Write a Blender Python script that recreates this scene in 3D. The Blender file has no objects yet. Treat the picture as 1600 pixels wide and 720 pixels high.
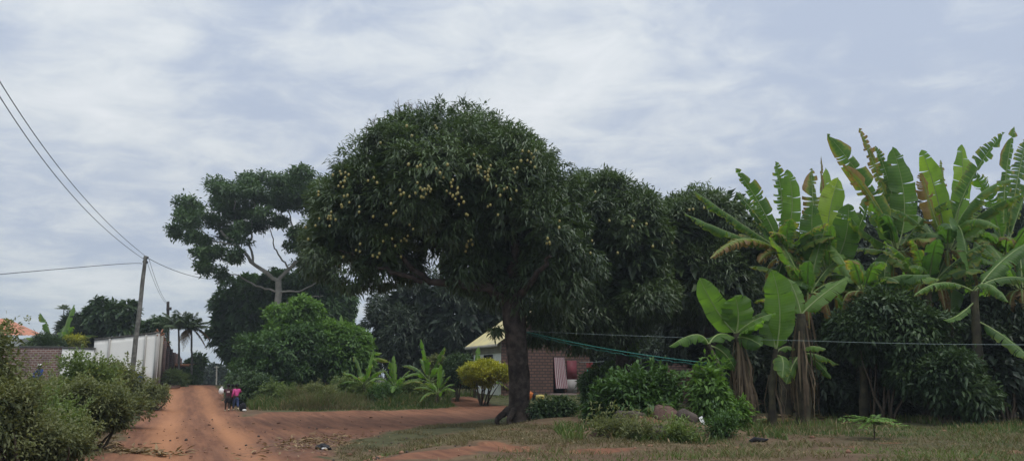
import bpy, math, random
import numpy as np
from mathutils import Vector, Matrix

SC = bpy.context.scene
COL = SC.collection
RNG = np.random.default_rng(11)
random.seed(5)

# ------------------------------------------------------------------ camera model
F = 1209.0
PITCH = math.radians(10.68)
CAMZ = 1.6


def S(px, py, Y):
    """world point seen at photo pixel (px,py) at distance Y along the road axis"""
    v = -(py - 360.0)
    dy = F * math.cos(PITCH) - v * math.sin(PITCH)
    dz = F * math.sin(PITCH) + v * math.cos(PITCH)
    return np.array([(px - 800.0) / dy * Y, Y, CAMZ + dz / dy * Y])


def sm(a, b, x):
    t = np.clip((np.asarray(x, float) - a) / (b - a), 0, 1)
    return t * t * (3 - 2 * t)


def hash2(i, j):
    n = (i.astype(np.int64) * 374761393 + j.astype(np.int64) * 668265263) & 0x7fffffff
    n = ((n ^ (n >> 13)) * 1274126177) & 0x7fffffff
    return ((n ^ (n >> 16)) & 0xffff) / 65535.0


def vnoise(x, y):
    x = np.asarray(x, float); y = np.asarray(y, float)
    i = np.floor(x); j = np.floor(y)
    fx = x - i; fy = y - j
    fx = fx * fx * (3 - 2 * fx); fy = fy * fy * (3 - 2 * fy)
    a = hash2(i, j); b = hash2(i + 1, j); c = hash2(i, j + 1); d = hash2(i + 1, j + 1)
    return (a * (1 - fx) + b * fx) * (1 - fy) + (c * (1 - fx) + d * fx) * fy


def fbm(x, y, o=4):
    s = 0; a = .5
    for k in range(o):
        s = s + a * vnoise(x * 2 ** k + 17.3 * k, y * 2 ** k + 5.1 * k); a *= .5
    return s


def road_d(x, y):
    return x - (-5.45 - 0.425 * (y - 14.6))


def hgt(x, y):
    x = np.asarray(x, float); y = np.asarray(y, float)
    z = 0.95 * sm(30, 62, y) - 0.03 * np.clip(y - 64, 0, 50)
    d = road_d(x, y)
    z = z + sm(2.4, 6, -d) * (0.15 + 0.55 * sm(16, 50, y))
    rl = x - (-2.9 + 0.235 * (y - 14.6))
    z = z + 0.36 * sm(-.6, 2.0, rl) * (1 - 0.4 * sm(40, 60, y))
    z = z + 0.18 * sm(-4, 0, x) * sm(40, 44, y)
    z = z + 0.40 * np.exp(-((x + 7.5) / 3.6) ** 2 - ((y - 41.5) / 3.0) ** 2)
    z = z + (.012 + .088 * sm(2.2, 4, np.abs(d))) * (fbm(x * .35, y * .35) - .45) + (0.006 + .057 * sm(2.2, 3.2, np.abs(d))) * (fbm(x * 1.7, y * 1.7, 3) - .45) * sm(2, 9, y)
    z = z + .36 * np.exp(-((x - 3.2) / 1.3) ** 2 - ((y - 17.9) / 1.1) ** 2)
    w = np.exp(-((d - .85) / .3) ** 2) + np.exp(-((d + .85) / .3) ** 2)
    z = z - 0.09 * w * sm(60, 40, y) + .05 * np.exp(-((np.abs(d) - 2.1) / .3) ** 2) * (.3 + 1.4 * fbm(x * .9, y * .5, 2)) * sm(60, 40, y)
    z = z + .20 * sm(.5, 3, rl) * (fbm(x * .45 + 8, y * .8 + 3, 3) - .45) * sm(24, 20, y)
    # eroded gully in the dry bank on the right of the track
    gx = -1.2 + 0.0 * y; gy = 15.2
    z = z - 0.14 * np.exp(-((x - 0.1 + (y - 14.5) * 1.4) / .5) ** 2 - ((y - 14.3) / 1.0) ** 2)
    return z


def onG(px, py):
    lo = None
    for Y in np.arange(7, 80, .1):
        p = S(px, py, Y)
        if p[2] <= hgt(p[0], p[1]):
            return p
    return S(px, py, 75)


def G(px, Y):
    """ground point under photo column px at distance Y"""
    py = 600.0
    for _ in range(6):
        p = S(px, py, Y)
        z = float(hgt(p[0], Y))
        a = (z - CAMZ) / Y
        tv = math.atan(a) - PITCH
        py = 360 - F * math.tan(tv)
    p = S(px, py, Y)
    return np.array([p[0], Y, float(hgt(p[0], Y))])


def nrm(a):
    a = np.asarray(a, float)
    return a / np.maximum(np.linalg.norm(a, axis=-1, keepdims=True), 1e-9)


# ------------------------------------------------------------------ mesh building
class MB:
    def __init__(self):
        self.v = []; self.n = 0; self.f = []; self.mi = []; self.at = {}

    def add(self, V, Fc, mi=0, **at):
        V = np.asarray(V, float).reshape(-1, 3)
        k = len(V)
        for a in set(self.at) | set(at):
            if a not in self.at:
                self.at[a] = [np.zeros(self.n)] if self.n else []
            val = at.get(a, 0.0)
            self.at[a].append(np.broadcast_to(np.asarray(val, float), (k,)).copy())
        self.v.append(V)
        if isinstance(Fc, np.ndarray):
            self.f.append(Fc + self.n); self.mi.append(np.full(len(Fc), mi))
        else:
            for m in (3, 4):
                g = [q for q in Fc if len(q) == m]
                if g:
                    self.f.append(np.array(g) + self.n); self.mi.append(np.full(len(g), mi))
            for q in Fc:
                if len(q) > 4:
                    self.f.append(np.array([q]) + self.n); self.mi.append(np.full(1, mi))
        self.n += k

    def mesh(self, name, off=None):
        me = bpy.data.meshes.new(name)
        V = np.concatenate(self.v)
        if off is not None: V = V - np.asarray(off)
        me.vertices.add(len(V)); me.vertices.foreach_set('co', V.astype(np.float32).ravel())
        li = np.concatenate([q.ravel() for q in self.f]).astype(np.int32)
        ls = np.concatenate([np.full(len(q), q.shape[1]) for q in self.f]).astype(np.int32)
        me.loops.add(len(li)); me.loops.foreach_set('vertex_index', li)
        me.polygons.add(len(ls))
        me.polygons.foreach_set('loop_start', (np.cumsum(ls) - ls).astype(np.int32))
        me.polygons.foreach_set('material_index', np.concatenate(self.mi).astype(np.int32))
        for a, arr in self.at.items():
            A = me.attributes.new(a, 'FLOAT', 'POINT')
            A.data.foreach_set('value', np.concatenate(arr).astype(np.float32))
        me.update(calc_edges=True)
        return me

    # shapes
    def box(self, c, s, rz=0, mi=0, taper=1.0, tilt=None):
        c = np.asarray(c, float); sx, sy, sz = [q / 2 for q in s]
        V = np.array([[x, y, z] for z in (-sz, sz) for y in (-sy, sy) for x in (-sx, sx)])
        V[4:, :2] *= taper
        R = np.array([[math.cos(rz), -math.sin(rz), 0], [math.sin(rz), math.cos(rz), 0], [0, 0, 1]])
        V = V @ R.T
        if tilt is not None: V = V @ np.array(tilt).T
        self.add(V + c, [(0, 2, 3, 1), (4, 5, 7, 6), (0, 1, 5, 4), (2, 6, 7, 3), (0, 4, 6, 2), (1, 3, 7, 5)], mi)

    def tube(self, pts, r, seg=6, mi=0, cap=True, wob=0.0, **at):
        pts = np.asarray(pts, float); n = len(pts)
        r = np.broadcast_to(np.asarray(r, float), (n,))
        T = nrm(np.gradient(pts, axis=0))
        ref = np.array([0, 0, 1.0]) if abs(T[0][2]) < .8 else np.array([1.0, 0, 0])
        a = np.linspace(0, 2 * np.pi, seg, endpoint=False)
        rows = []
        for i in range(n):
            u = ref - T[i] * (ref @ T[i]); u = u / (np.linalg.norm(u) + 1e-9); ref = u
            w = np.cross(T[i], u)
            rr = r[i] * (1 + wob * (RNG.random(seg) - .5))
            rows.append(pts[i] + (np.cos(a) * rr)[:, None] * u + (np.sin(a) * rr)[:, None] * w)
        V = np.concatenate(rows)
        i, j = np.meshgrid(np.arange(n - 1), np.arange(seg), indexing='ij')
        j2 = (j + 1) % seg
        Fq = np.stack([i * seg + j, i * seg + j2, (i + 1) * seg + j2, (i + 1) * seg + j], -1).reshape(-1, 4)
        self.add(V, Fq, mi, **at)
        if cap:
            self.add(rows[0], [tuple(range(seg))[::-1]], mi, **at)
            self.add(rows[-1], [tuple(range(seg))], mi, **at)

    def ball(self, c, r, u=10, v=7, mi=0, noise=0.0, seed=0, **at):
        c = np.asarray(c, float); r = np.broadcast_to(np.asarray(r, float), (3,))
        V = [[0, 0, -1]]
        for i in range(1, v):
            th = -math.pi / 2 + math.pi * i / v
            for j in range(u):
                p = 2 * math.pi * j / u
                V.append([math.cos(th) * math.cos(p), math.cos(th) * math.sin(p), math.sin(th)])
        V.append([0, 0, 1])
        V = np.array(V)
        if noise:
            k = 1 + noise * (fbm(V[:, 0] * 1.6 + seed * 7.7 + V[:, 2] * 1.3, V[:, 1] * 1.6 + seed * 3.1 - V[:, 2], 3) - .45) * 2
            V = V * k[:, None]
        Fc = []
        for j in range(u):
            Fc.append((0, 1 + (j + 1) % u, 1 + j))
            for i in range(v - 2):
                a = 1 + i * u
                Fc.append((a + j, a + (j + 1) % u, a + u + (j + 1) % u, a + u + j))
            a = 1 + (v - 2) * u
            Fc.append((a + j, a + (j + 1) % u, len(V) - 1))
        self.add(V * r + c, Fc, mi, **at)


def tag(o, label=None, cat=None, group=None, kind=None):
    if label: o['label'] = label
    if cat: o['category'] = cat
    if group: o['group'] = group
    if kind: o['kind'] = kind
    return o


def thing(name, loc, label, cat, group=None, rz=0):
    o = bpy.data.objects.new(name, None); COL.objects.link(o)
    o.location = [float(q) for q in loc]; o.rotation_euler = (0, 0, rz)
    o.empty_display_size = .1
    return tag(o, label, cat, group)


def mk(name, mb, mats, parent=None, smooth=False, local=False, loc=None):
    """link a mesh; vertices are world coordinates unless local"""
    if not isinstance(mats, (list, tuple)): mats = [mats]
    off = None
    if parent is not None and not local:
        off = np.array(parent.location)
        q = parent.parent
        while q is not None:
            off = off + np.array(q.location); q = q.parent
    elif loc is not None:
        off = np.asarray(loc, float)
    me = mb.mesh(name, off)
    for m in mats: me.materials.append(m)
    if smooth: me.polygons.foreach_set('use_smooth', [True] * len(me.polygons))
    o = bpy.data.objects.new(name, me); COL.objects.link(o)
    if parent is not None: o.parent = parent
    elif loc is not None: o.location = [float(q) for q in loc]
    return o


def copy_tree(o, parent=None):
    c = o.copy(); COL.objects.link(c); c.parent = parent
    for ch in list(o.children): copy_tree(ch, c)
    return c


# ------------------------------------------------------------------ materials
def new_mat(name):
    m = bpy.data.materials.new(name); m.use_nodes = True
    nt = m.node_tree; nt.nodes.clear()
    out = nt.nodes.new('ShaderNodeOutputMaterial')
    return m, nt, out


def nd(nt, t, **kw):
    n = nt.nodes.new(t)
    for k, v in kw.items():
        if k in n.inputs: n.inputs[k].default_value = v
        else: setattr(n, k, v)
    return n


def rgb(c): return (c[0], c[1], c[2], 1)


def mixc(nt, fac, a, b, blend='MIX'):
    n = nt.nodes.new('ShaderNodeMix'); n.data_type = 'RGBA'; n.blend_type = blend
    for k, v in ((0, fac), (6, a), (7, b)):
        if hasattr(v, 'is_linked'): nt.links.new(v, n.inputs[k])
        else: n.inputs[k].default_value = v if k == 0 else rgb(v)
    return n.outputs[2]


def mth(nt, op, a, b=None, c=None):
    n = nt.nodes.new('ShaderNodeMath'); n.operation = op
    for k, v in enumerate((a, b, c)):
        if v is None: continue
        if hasattr(v, 'is_linked'): nt.links.new(v, n.inputs[k])
        else: n.inputs[k].default_value = v
    return n.outputs[0]


def maprange(nt, v, a, b, c=0, d=1):
    n = nd(nt, 'ShaderNodeMapRange', interpolation_type='SMOOTHSTEP')
    nt.links.new(v, n.inputs[0])
    for i, q in enumerate((a, b, c, d)): n.inputs[1 + i].default_value = q
    return n.outputs[0]


def attr(nt, name):
    return nd(nt, 'ShaderNodeAttribute', attribute_name=name).outputs['Fac']


def noise(nt, scale, detail=4, rough=.6, vec=None, coord='Object'):
    n = nd(nt, 'ShaderNodeTexNoise', Scale=scale, Detail=detail, Roughness=rough)
    if vec is None:
        vec = nd(nt, 'ShaderNodeTexCoord').outputs[coord]
    nt.links.new(vec, n.inputs['Vector'])
    return n.outputs['Fac']


def finish(nt, out, color, rough=.8, spec=.3, bump=None, bstr=.3, bdist=.02, transl=0.0, tcol=None, metal=0.0):
    b = nd(nt, 'ShaderNodeBsdfPrincipled')
    if hasattr(color, 'is_linked'): nt.links.new(color, b.inputs['Base Color'])
    else: b.inputs['Base Color'].default_value = rgb(color)
    if hasattr(rough, 'is_linked'): nt.links.new(rough, b.inputs['Roughness'])
    else: b.inputs['Roughness'].default_value = rough
    b.inputs['Specular IOR Level'].default_value = spec
    b.inputs['Metallic'].default_value = metal
    if bump is not None:
        bn = nd(nt, 'ShaderNodeBump', Strength=bstr, Distance=bdist)
        nt.links.new(bump, bn.inputs['Height']); nt.links.new(bn.outputs[0], b.inputs['Normal'])
    sh = b.outputs[0]
    if transl > 0:
        t = nd(nt, 'ShaderNodeBsdfTranslucent')
        nt.links.new(tcol, t.inputs[0])
        mx = nd(nt, 'ShaderNodeMixShader'); mx.inputs[0].default_value = transl
        nt.links.new(sh, mx.inputs[1]); nt.links.new(t.outputs[0], mx.inputs[2]); sh = mx.outputs[0]
    nt.links.new(sh, out.inputs[0])


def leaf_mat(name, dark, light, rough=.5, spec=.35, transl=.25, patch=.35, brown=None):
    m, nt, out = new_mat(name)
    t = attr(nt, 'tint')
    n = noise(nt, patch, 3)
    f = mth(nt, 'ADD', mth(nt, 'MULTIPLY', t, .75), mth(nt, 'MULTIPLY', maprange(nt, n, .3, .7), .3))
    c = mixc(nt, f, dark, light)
    if brown is not None:
        c = mixc(nt, maprange(nt, t, .97, .99), c, brown)
    tc = mixc(nt, 1.0, c, (1.5, 1.55, .8), 'MULTIPLY')
    finish(nt, out, c, rough, spec, transl=transl, tcol=tc)
    return m


def flat_mat(name, col, var=.25, scale=6, rough=.8, spec=.25, bstr=.2, bdist=.02, metal=0, vary2=None):
    m, nt, out = new_mat(name)
    n = noise(nt, scale, 5)
    n2 = noise(nt, scale * .17, 3)
    f = mth(nt, 'MULTIPLY_ADD', n, .6, mth(nt, 'MULTIPLY', n2, .4))
    lo = [q * (1 - var) for q in col]; hi = [min(1, q * (1 + var)) for q in col]
    if vary2: lo = vary2
    c = mixc(nt, maprange(nt, f, .35, .68), lo, hi)
    finish(nt, out, c, rough, spec, n, bstr, bdist, metal=metal)
    return m


def brick_mat(name, c1, c2, mort, scale=1.0, axis='x', dirt=.4, w=.24, h=.085, msize=.012):
    m, nt, out = new_mat(name)
    tc = nd(nt, 'ShaderNodeTexCoord').outputs['Object']
    sp = nd(nt, 'ShaderNodeSeparateXYZ'); nt.links.new(tc, sp.inputs[0])
    cb = nd(nt, 'ShaderNodeCombineXYZ')
    nt.links.new(sp.outputs[0 if axis == 'x' else 1], cb.inputs[0]); nt.links.new(sp.outputs[2], cb.inputs[1])
    wob = nd(nt, 'ShaderNodeTexNoise', Scale=3.0); nt.links.new(tc, wob.inputs['Vector'])
    va = nd(nt, 'ShaderNodeVectorMath', operation='MULTIPLY_ADD')
    nt.links.new(wob.outputs['Color'], va.inputs[0]); va.inputs[1].default_value = (.03, .03, 0)
    nt.links.new(cb.outputs[0], va.inputs[2])
    br = nd(nt, 'ShaderNodeTexBrick', Scale=scale)
    nt.links.new(va.outputs[0], br.inputs['Vector'])
    br.inputs['Color1'].default_value = rgb(c1); br.inputs['Color2'].default_value = rgb(c2)
    br.inputs['Mortar'].default_value = rgb(mort)
    br.inputs['Mortar Size'].default_value = msize; br.inputs['Brick Width'].default_value = w
    br.inputs['Row Height'].default_value = h; br.inputs['Bias'].default_value = -.2
    n = noise(nt, .9, 5)
    c = mixc(nt, mth(nt, 'MULTIPLY', maprange(nt, n, .45, .75), dirt), br.outputs['Color'], (.05, .045, .04))
    c = mixc(nt, mth(nt, 'MULTIPLY', noise(nt, 14, 3), .35), c, (.16, .10, .08))
    finish(nt, out, c, .9, .15, br.outputs['Fac'], -.6, .012)
    return m


M = {}
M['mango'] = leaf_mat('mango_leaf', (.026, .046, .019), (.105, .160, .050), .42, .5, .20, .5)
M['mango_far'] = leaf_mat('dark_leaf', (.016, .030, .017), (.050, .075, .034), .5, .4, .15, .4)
M['feather'] = leaf_mat('feathery_leaf', (.030, .060, .022), (.080, .145, .035), .5, .35, .22, .3)
M['bright'] = leaf_mat('bright_leaf', (.045, .100, .022), (.145, .260, .045), .5, .35, .30, .45)
M['midleaf'] = leaf_mat('mid_leaf', (.030, .066, .020), (.085, .165, .038), .5, .35, .25, .5)
M['weed'] = leaf_mat('weed_leaf', (.062, .078, .030), (.21, .225, .095), .6, .3, .3, 1.3, (.24, .19, .11))
M['weed2'] = leaf_mat('fresh_weed_leaf', (.055, .085, .026), (.19, .25, .08), .55, .3, .3, .8)
M['yellowleaf'] = leaf_mat('yellow_leaf', (.12, .145, .012), (.46, .43, .03), .5, .35, .25, 1.2)
M['hedge'] = leaf_mat('hedge_leaf', (.022, .048, .02), (.07, .115, .035), .5, .35, .2, .9)
M['palm'] = leaf_mat('palm_leaf', (.050, .085, .03), (.14, .20, .065), .45, .4, .2, .6)
M['palmdead'] = leaf_mat('dead_frond', (.16, .10, .04), (.30, .19, .08), .7, .2, .15, .6)
M['dry'] = leaf_mat('dry_leaf', (.13, .085, .045), (.32, .23, .13), .8, .15, .1, 3)
M['weedgrass'] = leaf_mat('weed_grass_blade', (.065, .080, .030), (.21, .22, .09), .6, .25, .25, .8, (.30, .25, .15))
M['deadskirt'] = leaf_mat('dead_sheath', (.045, .032, .022), (.20, .15, .095), .8, .15, .1, 3)
M['grass'] = leaf_mat('grass_blade', (.050, .085, .022), (.155, .200, .055), .6, .25, .25, .5, (.26, .20, .11))
M['drygrass'] = leaf_mat('dry_grass', (.095, .085, .042), (.22, .185, .10), .7, .2, .2, .6)


def banana_mat():
    m, nt, out = new_mat('banana_leaf')
    t = attr(nt, 'tint'); d = attr(nt, 'dry'); al = attr(nt, 'along'); ac = attr(nt, 'across')
    c = mixc(nt, t, (.036, .088, .024), (.17, .30, .042))
    c = mixc(nt, maprange(nt, t, .70, .95), c, (.30, .40, .05))
    v = mth(nt, 'SINE', mth(nt, 'MULTIPLY', al, 170.0))
    c = mixc(nt, mth(nt, 'MULTIPLY', maprange(nt, v, -1, 1), .16), c, (.16, .24, .06))
    c = mixc(nt, mth(nt, 'MULTIPLY', maprange(nt, noise(nt, 2.2, 3), .45, .75), .35), c, (.02, .05, .018))
    nn = noise(nt, 7, 4)
    dd = maprange(nt, mth(nt, 'ADD', d, mth(nt, 'MULTIPLY', mth(nt, 'SUBTRACT', nn, .5), .7)), .38, .62)
    dc = mixc(nt, nn, (.13, .065, .03), (.33, .22, .09))
    ye = maprange(nt, mth(nt, 'ADD', d, mth(nt, 'MULTIPLY', mth(nt, 'SUBTRACT', nn, .5), .7)), .12, .5)
    c = mixc(nt, mth(nt, 'MULTIPLY', ye, .6), c, (.30, .28, .05))
    c = mixc(nt, dd, c, dc)
    tc = mixc(nt, 1.0, c, (1.7, 1.9, .7), 'MULTIPLY')
    finish(nt, out, c, .5, .32, v, .3, .008, transl=.48, tcol=tc)
    return m


M['banana'] = banana_mat()
M['rib'] = flat_mat('banana_rib', (.22, .28, .10), .2, 5, .5)
M['pstem'] = flat_mat('pseudostem', (.085, .075, .04), .3, 4, .8, vary2=(.028, .024, .018))
M['bark'] = flat_mat('mango_bark', (.066, .052, .044), .4, 5, .95, .1, .9, .05, vary2=(.022, .018, .015))
M['palebark'] = flat_mat('pale_bark', (.30, .28, .235), .25, 3, .9, .15, .4, .03)
M['stem'] = flat_mat('shrub_stem', (.085, .065, .045), .3, 9, .9)
M['fruit'] = flat_mat('mango_skin', (.25, .215, .065), .3, 3, .45, .4, .05)
M['polewood'] = flat_mat('pole_wood', (.16, .155, .135), .3, 4, .9, vary2=(.075, .07, .06))
M['darkwood'] = flat_mat('dark_wood', (.055, .045, .04), .3, 4, .9)
M['wire'] = flat_mat('wire_black', (.045, .05, .055), .1, 4, .6)
M['greencord'] = flat_mat('green_cord', (.05, .25, .20), .15, 4, .5)
M['greycord'] = flat_mat('grey_cord', (.25, .31, .30), .15, 4, .6)
M['brick_house'] = brick_mat('house_brick', (.165, .096, .076), (.115, .07, .058), (.05, .04, .038), msize=.03, w=.34, h=.17, dirt=.35)
M['brick_wall'] = brick_mat('wall_brick', (.21, .092, .075), (.15, .075, .065), (.34, .29, .25), msize=.028, w=.34, h=.15, dirt=.75)
M['brick_ruin'] = brick_mat('ruin_brick', (.20, .115, .09), (.13, .075, .06), (.05, .042, .04), msize=.025, w=.30, h=.12, dirt=.6)
M['brick_side'] = brick_mat('side_brick', (.15, .10, .09), (.10, .07, .065), (.06, .05, .05), msize=.02, w=.3, h=.14, dirt=.7)
M['concrete_white'] = None
M['cream'] = flat_mat('cream_plaster', (.68, .69, .62), .12, 2, .85)
M['beige'] = flat_mat('beige_board', (.34, .32, .27), .15, 2, .85)
M['glass'] = flat_mat('dark_glass', (.018, .022, .024), .2, 2, .15, .5, .0)
M['frame'] = flat_mat('black_frame', (.03, .03, .032), .2, 5, .6)
M['maroon'] = flat_mat('maroon_metal', (.17, .038, .048), .25, 2, .6)
M['greymetal'] = flat_mat('grey_sheet', (.26, .24, .225), .25, 2, .7)
M['step'] = flat_mat('cement_step', (.18, .14, .125), .25, 3, .9)
M['terracotta'] = flat_mat('terracotta_tile', (.46, .20, .125), .25, 2.5, .85)
M['rust'] = flat_mat('rusty_sheet', (.26, .125, .07), .4, 3, .85)
M['rock'] = flat_mat('brown_rock', (.088, .070, .060), .35, 3, .95, .1, .6, .05)
M['redrock'] = flat_mat('red_rock', (.125, .078, .062), .35, 3, .95, .1, .6, .05)
M['skin'] = flat_mat('dark_skin', (.045, .028, .021), .1, 9, .5)
M['hair'] = flat_mat('black_hair', (.012, .011, .011), .2, 30, .9)
M['maroon_cloth'] = flat_mat('maroon_cloth', (.075, .028, .035), .2, 9, .9)
M['print'] = flat_mat('pale_print', (.55, .42, .40), .3, 14, .9)
M['pink_cloth'] = flat_mat('pink_cloth', (.62, .085, .27), .2, 9, .9)
M['black_cloth'] = flat_mat('black_cloth', (.016, .016, .019), .2, 9, .9)
M['denim'] = flat_mat('denim_cloth', (.045, .065, .14), .2, 9, .9)
M['blue_cloth'] = flat_mat('blue_cloth', (.022, .055, .22), .2, 9, .9)
M['purple_cloth'] = flat_mat('purple_cloth', (.055, .022, .05), .2, 9, .9)
M['white_plastic'] = flat_mat('white_plastic', (.74, .73, .70), .06, 7, .5)
M['blue_plastic'] = flat_mat('blue_plastic', (.05, .075, .13), .2, 4, .5)
M['orange_plastic'] = flat_mat('orange_plastic', (.55, .16, .035), .12, 5, .5)
M['yellow_plastic'] = flat_mat('yellow_plastic', (.55, .45, .14), .12, 5, .5)
M['black_plastic'] = flat_mat('black_plastic', (.02, .02, .022), .12, 5, .5)
M['plank'] = flat_mat('pale_plank', (.42, .35, .24), .2, 3, .85)
M['teal_cloth'] = flat_mat('teal_cloth', (.08, .50, .38), .2, 6, .9)
M['tan_cloth'] = flat_mat('tan_cloth', (.48, .30, .16), .2, 6, .9)
M['redcloth'] = flat_mat('red_cloth', (.22, .05, .05), .2, 6, .9)
M['petal'] = flat_mat('yellow_petal', (.55, .47, .12), .1, 6, .6)


def streaked_white():
    m, nt, out = new_mat('weathered_white')
    tc = nd(nt, 'ShaderNodeTexCoord').outputs['Object']
    mp = nd(nt, 'ShaderNodeMapping'); mp.inputs['Scale'].default_value = (.9, .9, .18)
    nt.links.new(tc, mp.inputs[0])
    n = noise(nt, 1.6, 5, .65, mp.outputs[0])
    n2 = noise(nt, .7, 4)
    c = mixc(nt, maprange(nt, n, .48, .95), (.88, .855, .80), (.78, .76, .72))
    c = mixc(nt, mth(nt, 'MULTIPLY', maprange(nt, n2, .5, .75), .4), c, (.50, .47, .43))
    sp = nd(nt, 'ShaderNodeSeparateXYZ'); nt.links.new(tc, sp.inputs[0])
    c = mixc(nt, mth(nt, 'MULTIPLY', maprange(nt, mth(nt, 'ADD', sp.outputs[2], mth(nt, 'MULTIPLY', n, .8)), .3, 1.1, 1, 0), .6), c, (.30, .21, .16))
    # soot line under the top edge
    c = mixc(nt, mth(nt, 'MULTIPLY', maprange(nt, mth(nt, 'ADD', attr(nt, 'topd'), mth(nt, 'MULTIPLY', n, .5)), .26, .55, 1, 0), .7), c, (.12, .11, .095))
    finish(nt, out, c, .9, .2, n2, .2, .02)
    return m


M['concrete_white'] = streaked_white()


def roof_mat():
    m, nt, out = new_mat('yellow_roof_sheet')
    tc = nd(nt, 'ShaderNodeTexCoord').outputs['Object']
    n = noise(nt, 1.2, 4)
    c = mixc(nt, maprange(nt, n, .35, .7), (.56, .48, .22), (.44, .38, .21))
    finish(nt, out, c, .55, .4, n, .1, .01)
    return m


M['roof'] = roof_mat()


def stripe_mat():
    m, nt, out = new_mat('striped_curtain')
    a = attr(nt, 'along')
    s = mth(nt, 'SINE', mth(nt, 'MULTIPLY', a, 75.0))
    c = mixc(nt, maprange(nt, s, -.3, .4), (.60, .52, .52), (.24, .08, .10))
    finish(nt, out, c, .9, .1)
    return m


M['curtain'] = stripe_mat()


def ground_mat():
    m, nt, out = new_mat('ground_soil')
    tc = nd(nt, 'ShaderNodeTexCoord').outputs['Object']
    dirt = attr(nt, 'dirt'); dry = attr(nt, 'dry'); wear = attr(nt, 'worn'); deb_shade = attr(nt, 'debris_shade')
    n1 = noise(nt, .45, 5, .65, tc); n2 = noise(nt, 3.0, 5, .7, tc); n3 = noise(nt, 18, 4, .7, tc)
    # streaks dragged along the direction of travel
    spx = nd(nt, 'ShaderNodeSeparateXYZ'); nt.links.new(tc, spx.inputs[0])
    cbx = nd(nt, 'ShaderNodeCombineXYZ'); nt.links.new(mth(nt, 'MULTIPLY', attr(nt, 'rd'), 3.2), cbx.inputs[0]); nt.links.new(mth(nt, 'MULTIPLY', spx.outputs[1], .22), cbx.inputs[1])
    ns = noise(nt, 1.1, 6, .7, cbx.outputs[0])
    red = mixc(nt, maprange(nt, ns, .35, .68), (.125, .056, .035), (.25, .115, .063))
    red = mixc(nt, mth(nt, 'MULTIPLY', maprange(nt, n2, .42, .72), .55), red, (.24, .118, .070))
    red = mixc(nt, mth(nt, 'MULTIPLY', wear, .8), red, (.44, .205, .10))  # paler soil along the worn wheel tracks
    red = mixc(nt, mth(nt, 'MULTIPLY', deb_shade, maprange(nt, n2, .35, .6)), red, (.115, .075, .058))  # darker at the leaf debris and in the painted crown shadow
    red = mixc(nt, mth(nt, 'MULTIPLY', maprange(nt, n3, .55, .75), .5), red, (.12, .065, .05))
    gr = mixc(nt, maprange(nt, n2, .35, .65), (.055, .057, .027), (.098, .096, .044))
    dr = mixc(nt, maprange(nt, n2, .3, .7), (.090, .062, .036), (.168, .120, .068))
    dr = mixc(nt, mth(nt, 'MULTIPLY', maprange(nt, n1, .42, .62), .6), dr, (.095, .056, .038))
    k = mth(nt, 'ADD', dry, mth(nt, 'MULTIPLY', mth(nt, 'SUBTRACT', mth(nt, 'ADD', mth(nt, 'MULTIPLY', n1, .5), mth(nt, 'MULTIPLY', n2, .5)), .5), 1.5))
    base = mixc(nt, maprange(nt, k, .3, .7), gr, dr)
    k2 = mth(nt, 'ADD', dirt, mth(nt, 'MULTIPLY', mth(nt, 'SUBTRACT', mth(nt, 'ADD', mth(nt, 'MULTIPLY', n1, .45), mth(nt, 'MULTIPLY', n2, .55)), .5), 1.1))
    c = mixc(nt, maprange(nt, k2, .38, .62), base, red)
    c = mixc(nt, mth(nt, 'MULTIPLY', n3, .3), c, mixc(nt, .5, c, (.05, .035, .03)))
    bh = mth(nt, 'ADD', mth(nt, 'MULTIPLY', n2, .6), mth(nt, 'MULTIPLY', n3, .4))
    finish(nt, out, c, .95, .12, bh, .75, .025)
    return m


M['ground'] = ground_mat()


# ------------------------------------------------------------------ ground
def poly_sd(x, y, poly):
    """signed distance (positive inside) to a world polygon"""
    x = np.asarray(x, float); y = np.asarray(y, float)
    P = np.asarray(poly)[:, :2]; inside = np.zeros(x.shape, bool); dm = np.full(x.shape, 1e9)
    for i in range(len(P)):
        a = P[i]; b = P[(i + 1) % len(P)]
        cond = ((a[1] > y) != (b[1] > y)) & (x < (b[0] - a[0]) * (y - a[1]) / (b[1] - a[1] + 1e-12) + a[0])
        inside ^= cond
        e = b - a; t = np.clip(((x - a[0]) * e[0] + (y - a[1]) * e[1]) / (e @ e), 0, 1)
        dm = np.minimum(dm, np.hypot(x - a[0] - t * e[0], y - a[1] - t * e[1]))
    return np.where(inside, dm, -dm)


TRACK = [onG(*q) for q in ((372, 652), (420, 643), (520, 641.5), (640, 639), (720, 635.5), (790, 633), (845, 640), (800, 648), (700, 662), (610, 672), (560, 690), (500, 712))]
TRACK += [np.array([-4.2, 13.2, 0]), np.array([-4.0, 4, 0]), np.array([-6.5, 4, 0]), np.array([-9.0, 20, 0])]
FOOT = [onG(*q) for q in ((720, 637), (708, 629), (705, 622), (722, 619), (756, 625), (772, 633))]


def masks(x, y):
    d = road_d(x, y)
    wobble = 1.0 * (fbm(x * .5, y * .5, 3) - .45)
    road = 2.15 - np.abs(d) + wobble
    road = np.where(y > 75, -5, road)
    trk = poly_sd(x, y, TRACK) + wobble * .8
    foot = poly_sd(x, y, FOOT) + wobble * .3
    return road, trk, foot


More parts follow.
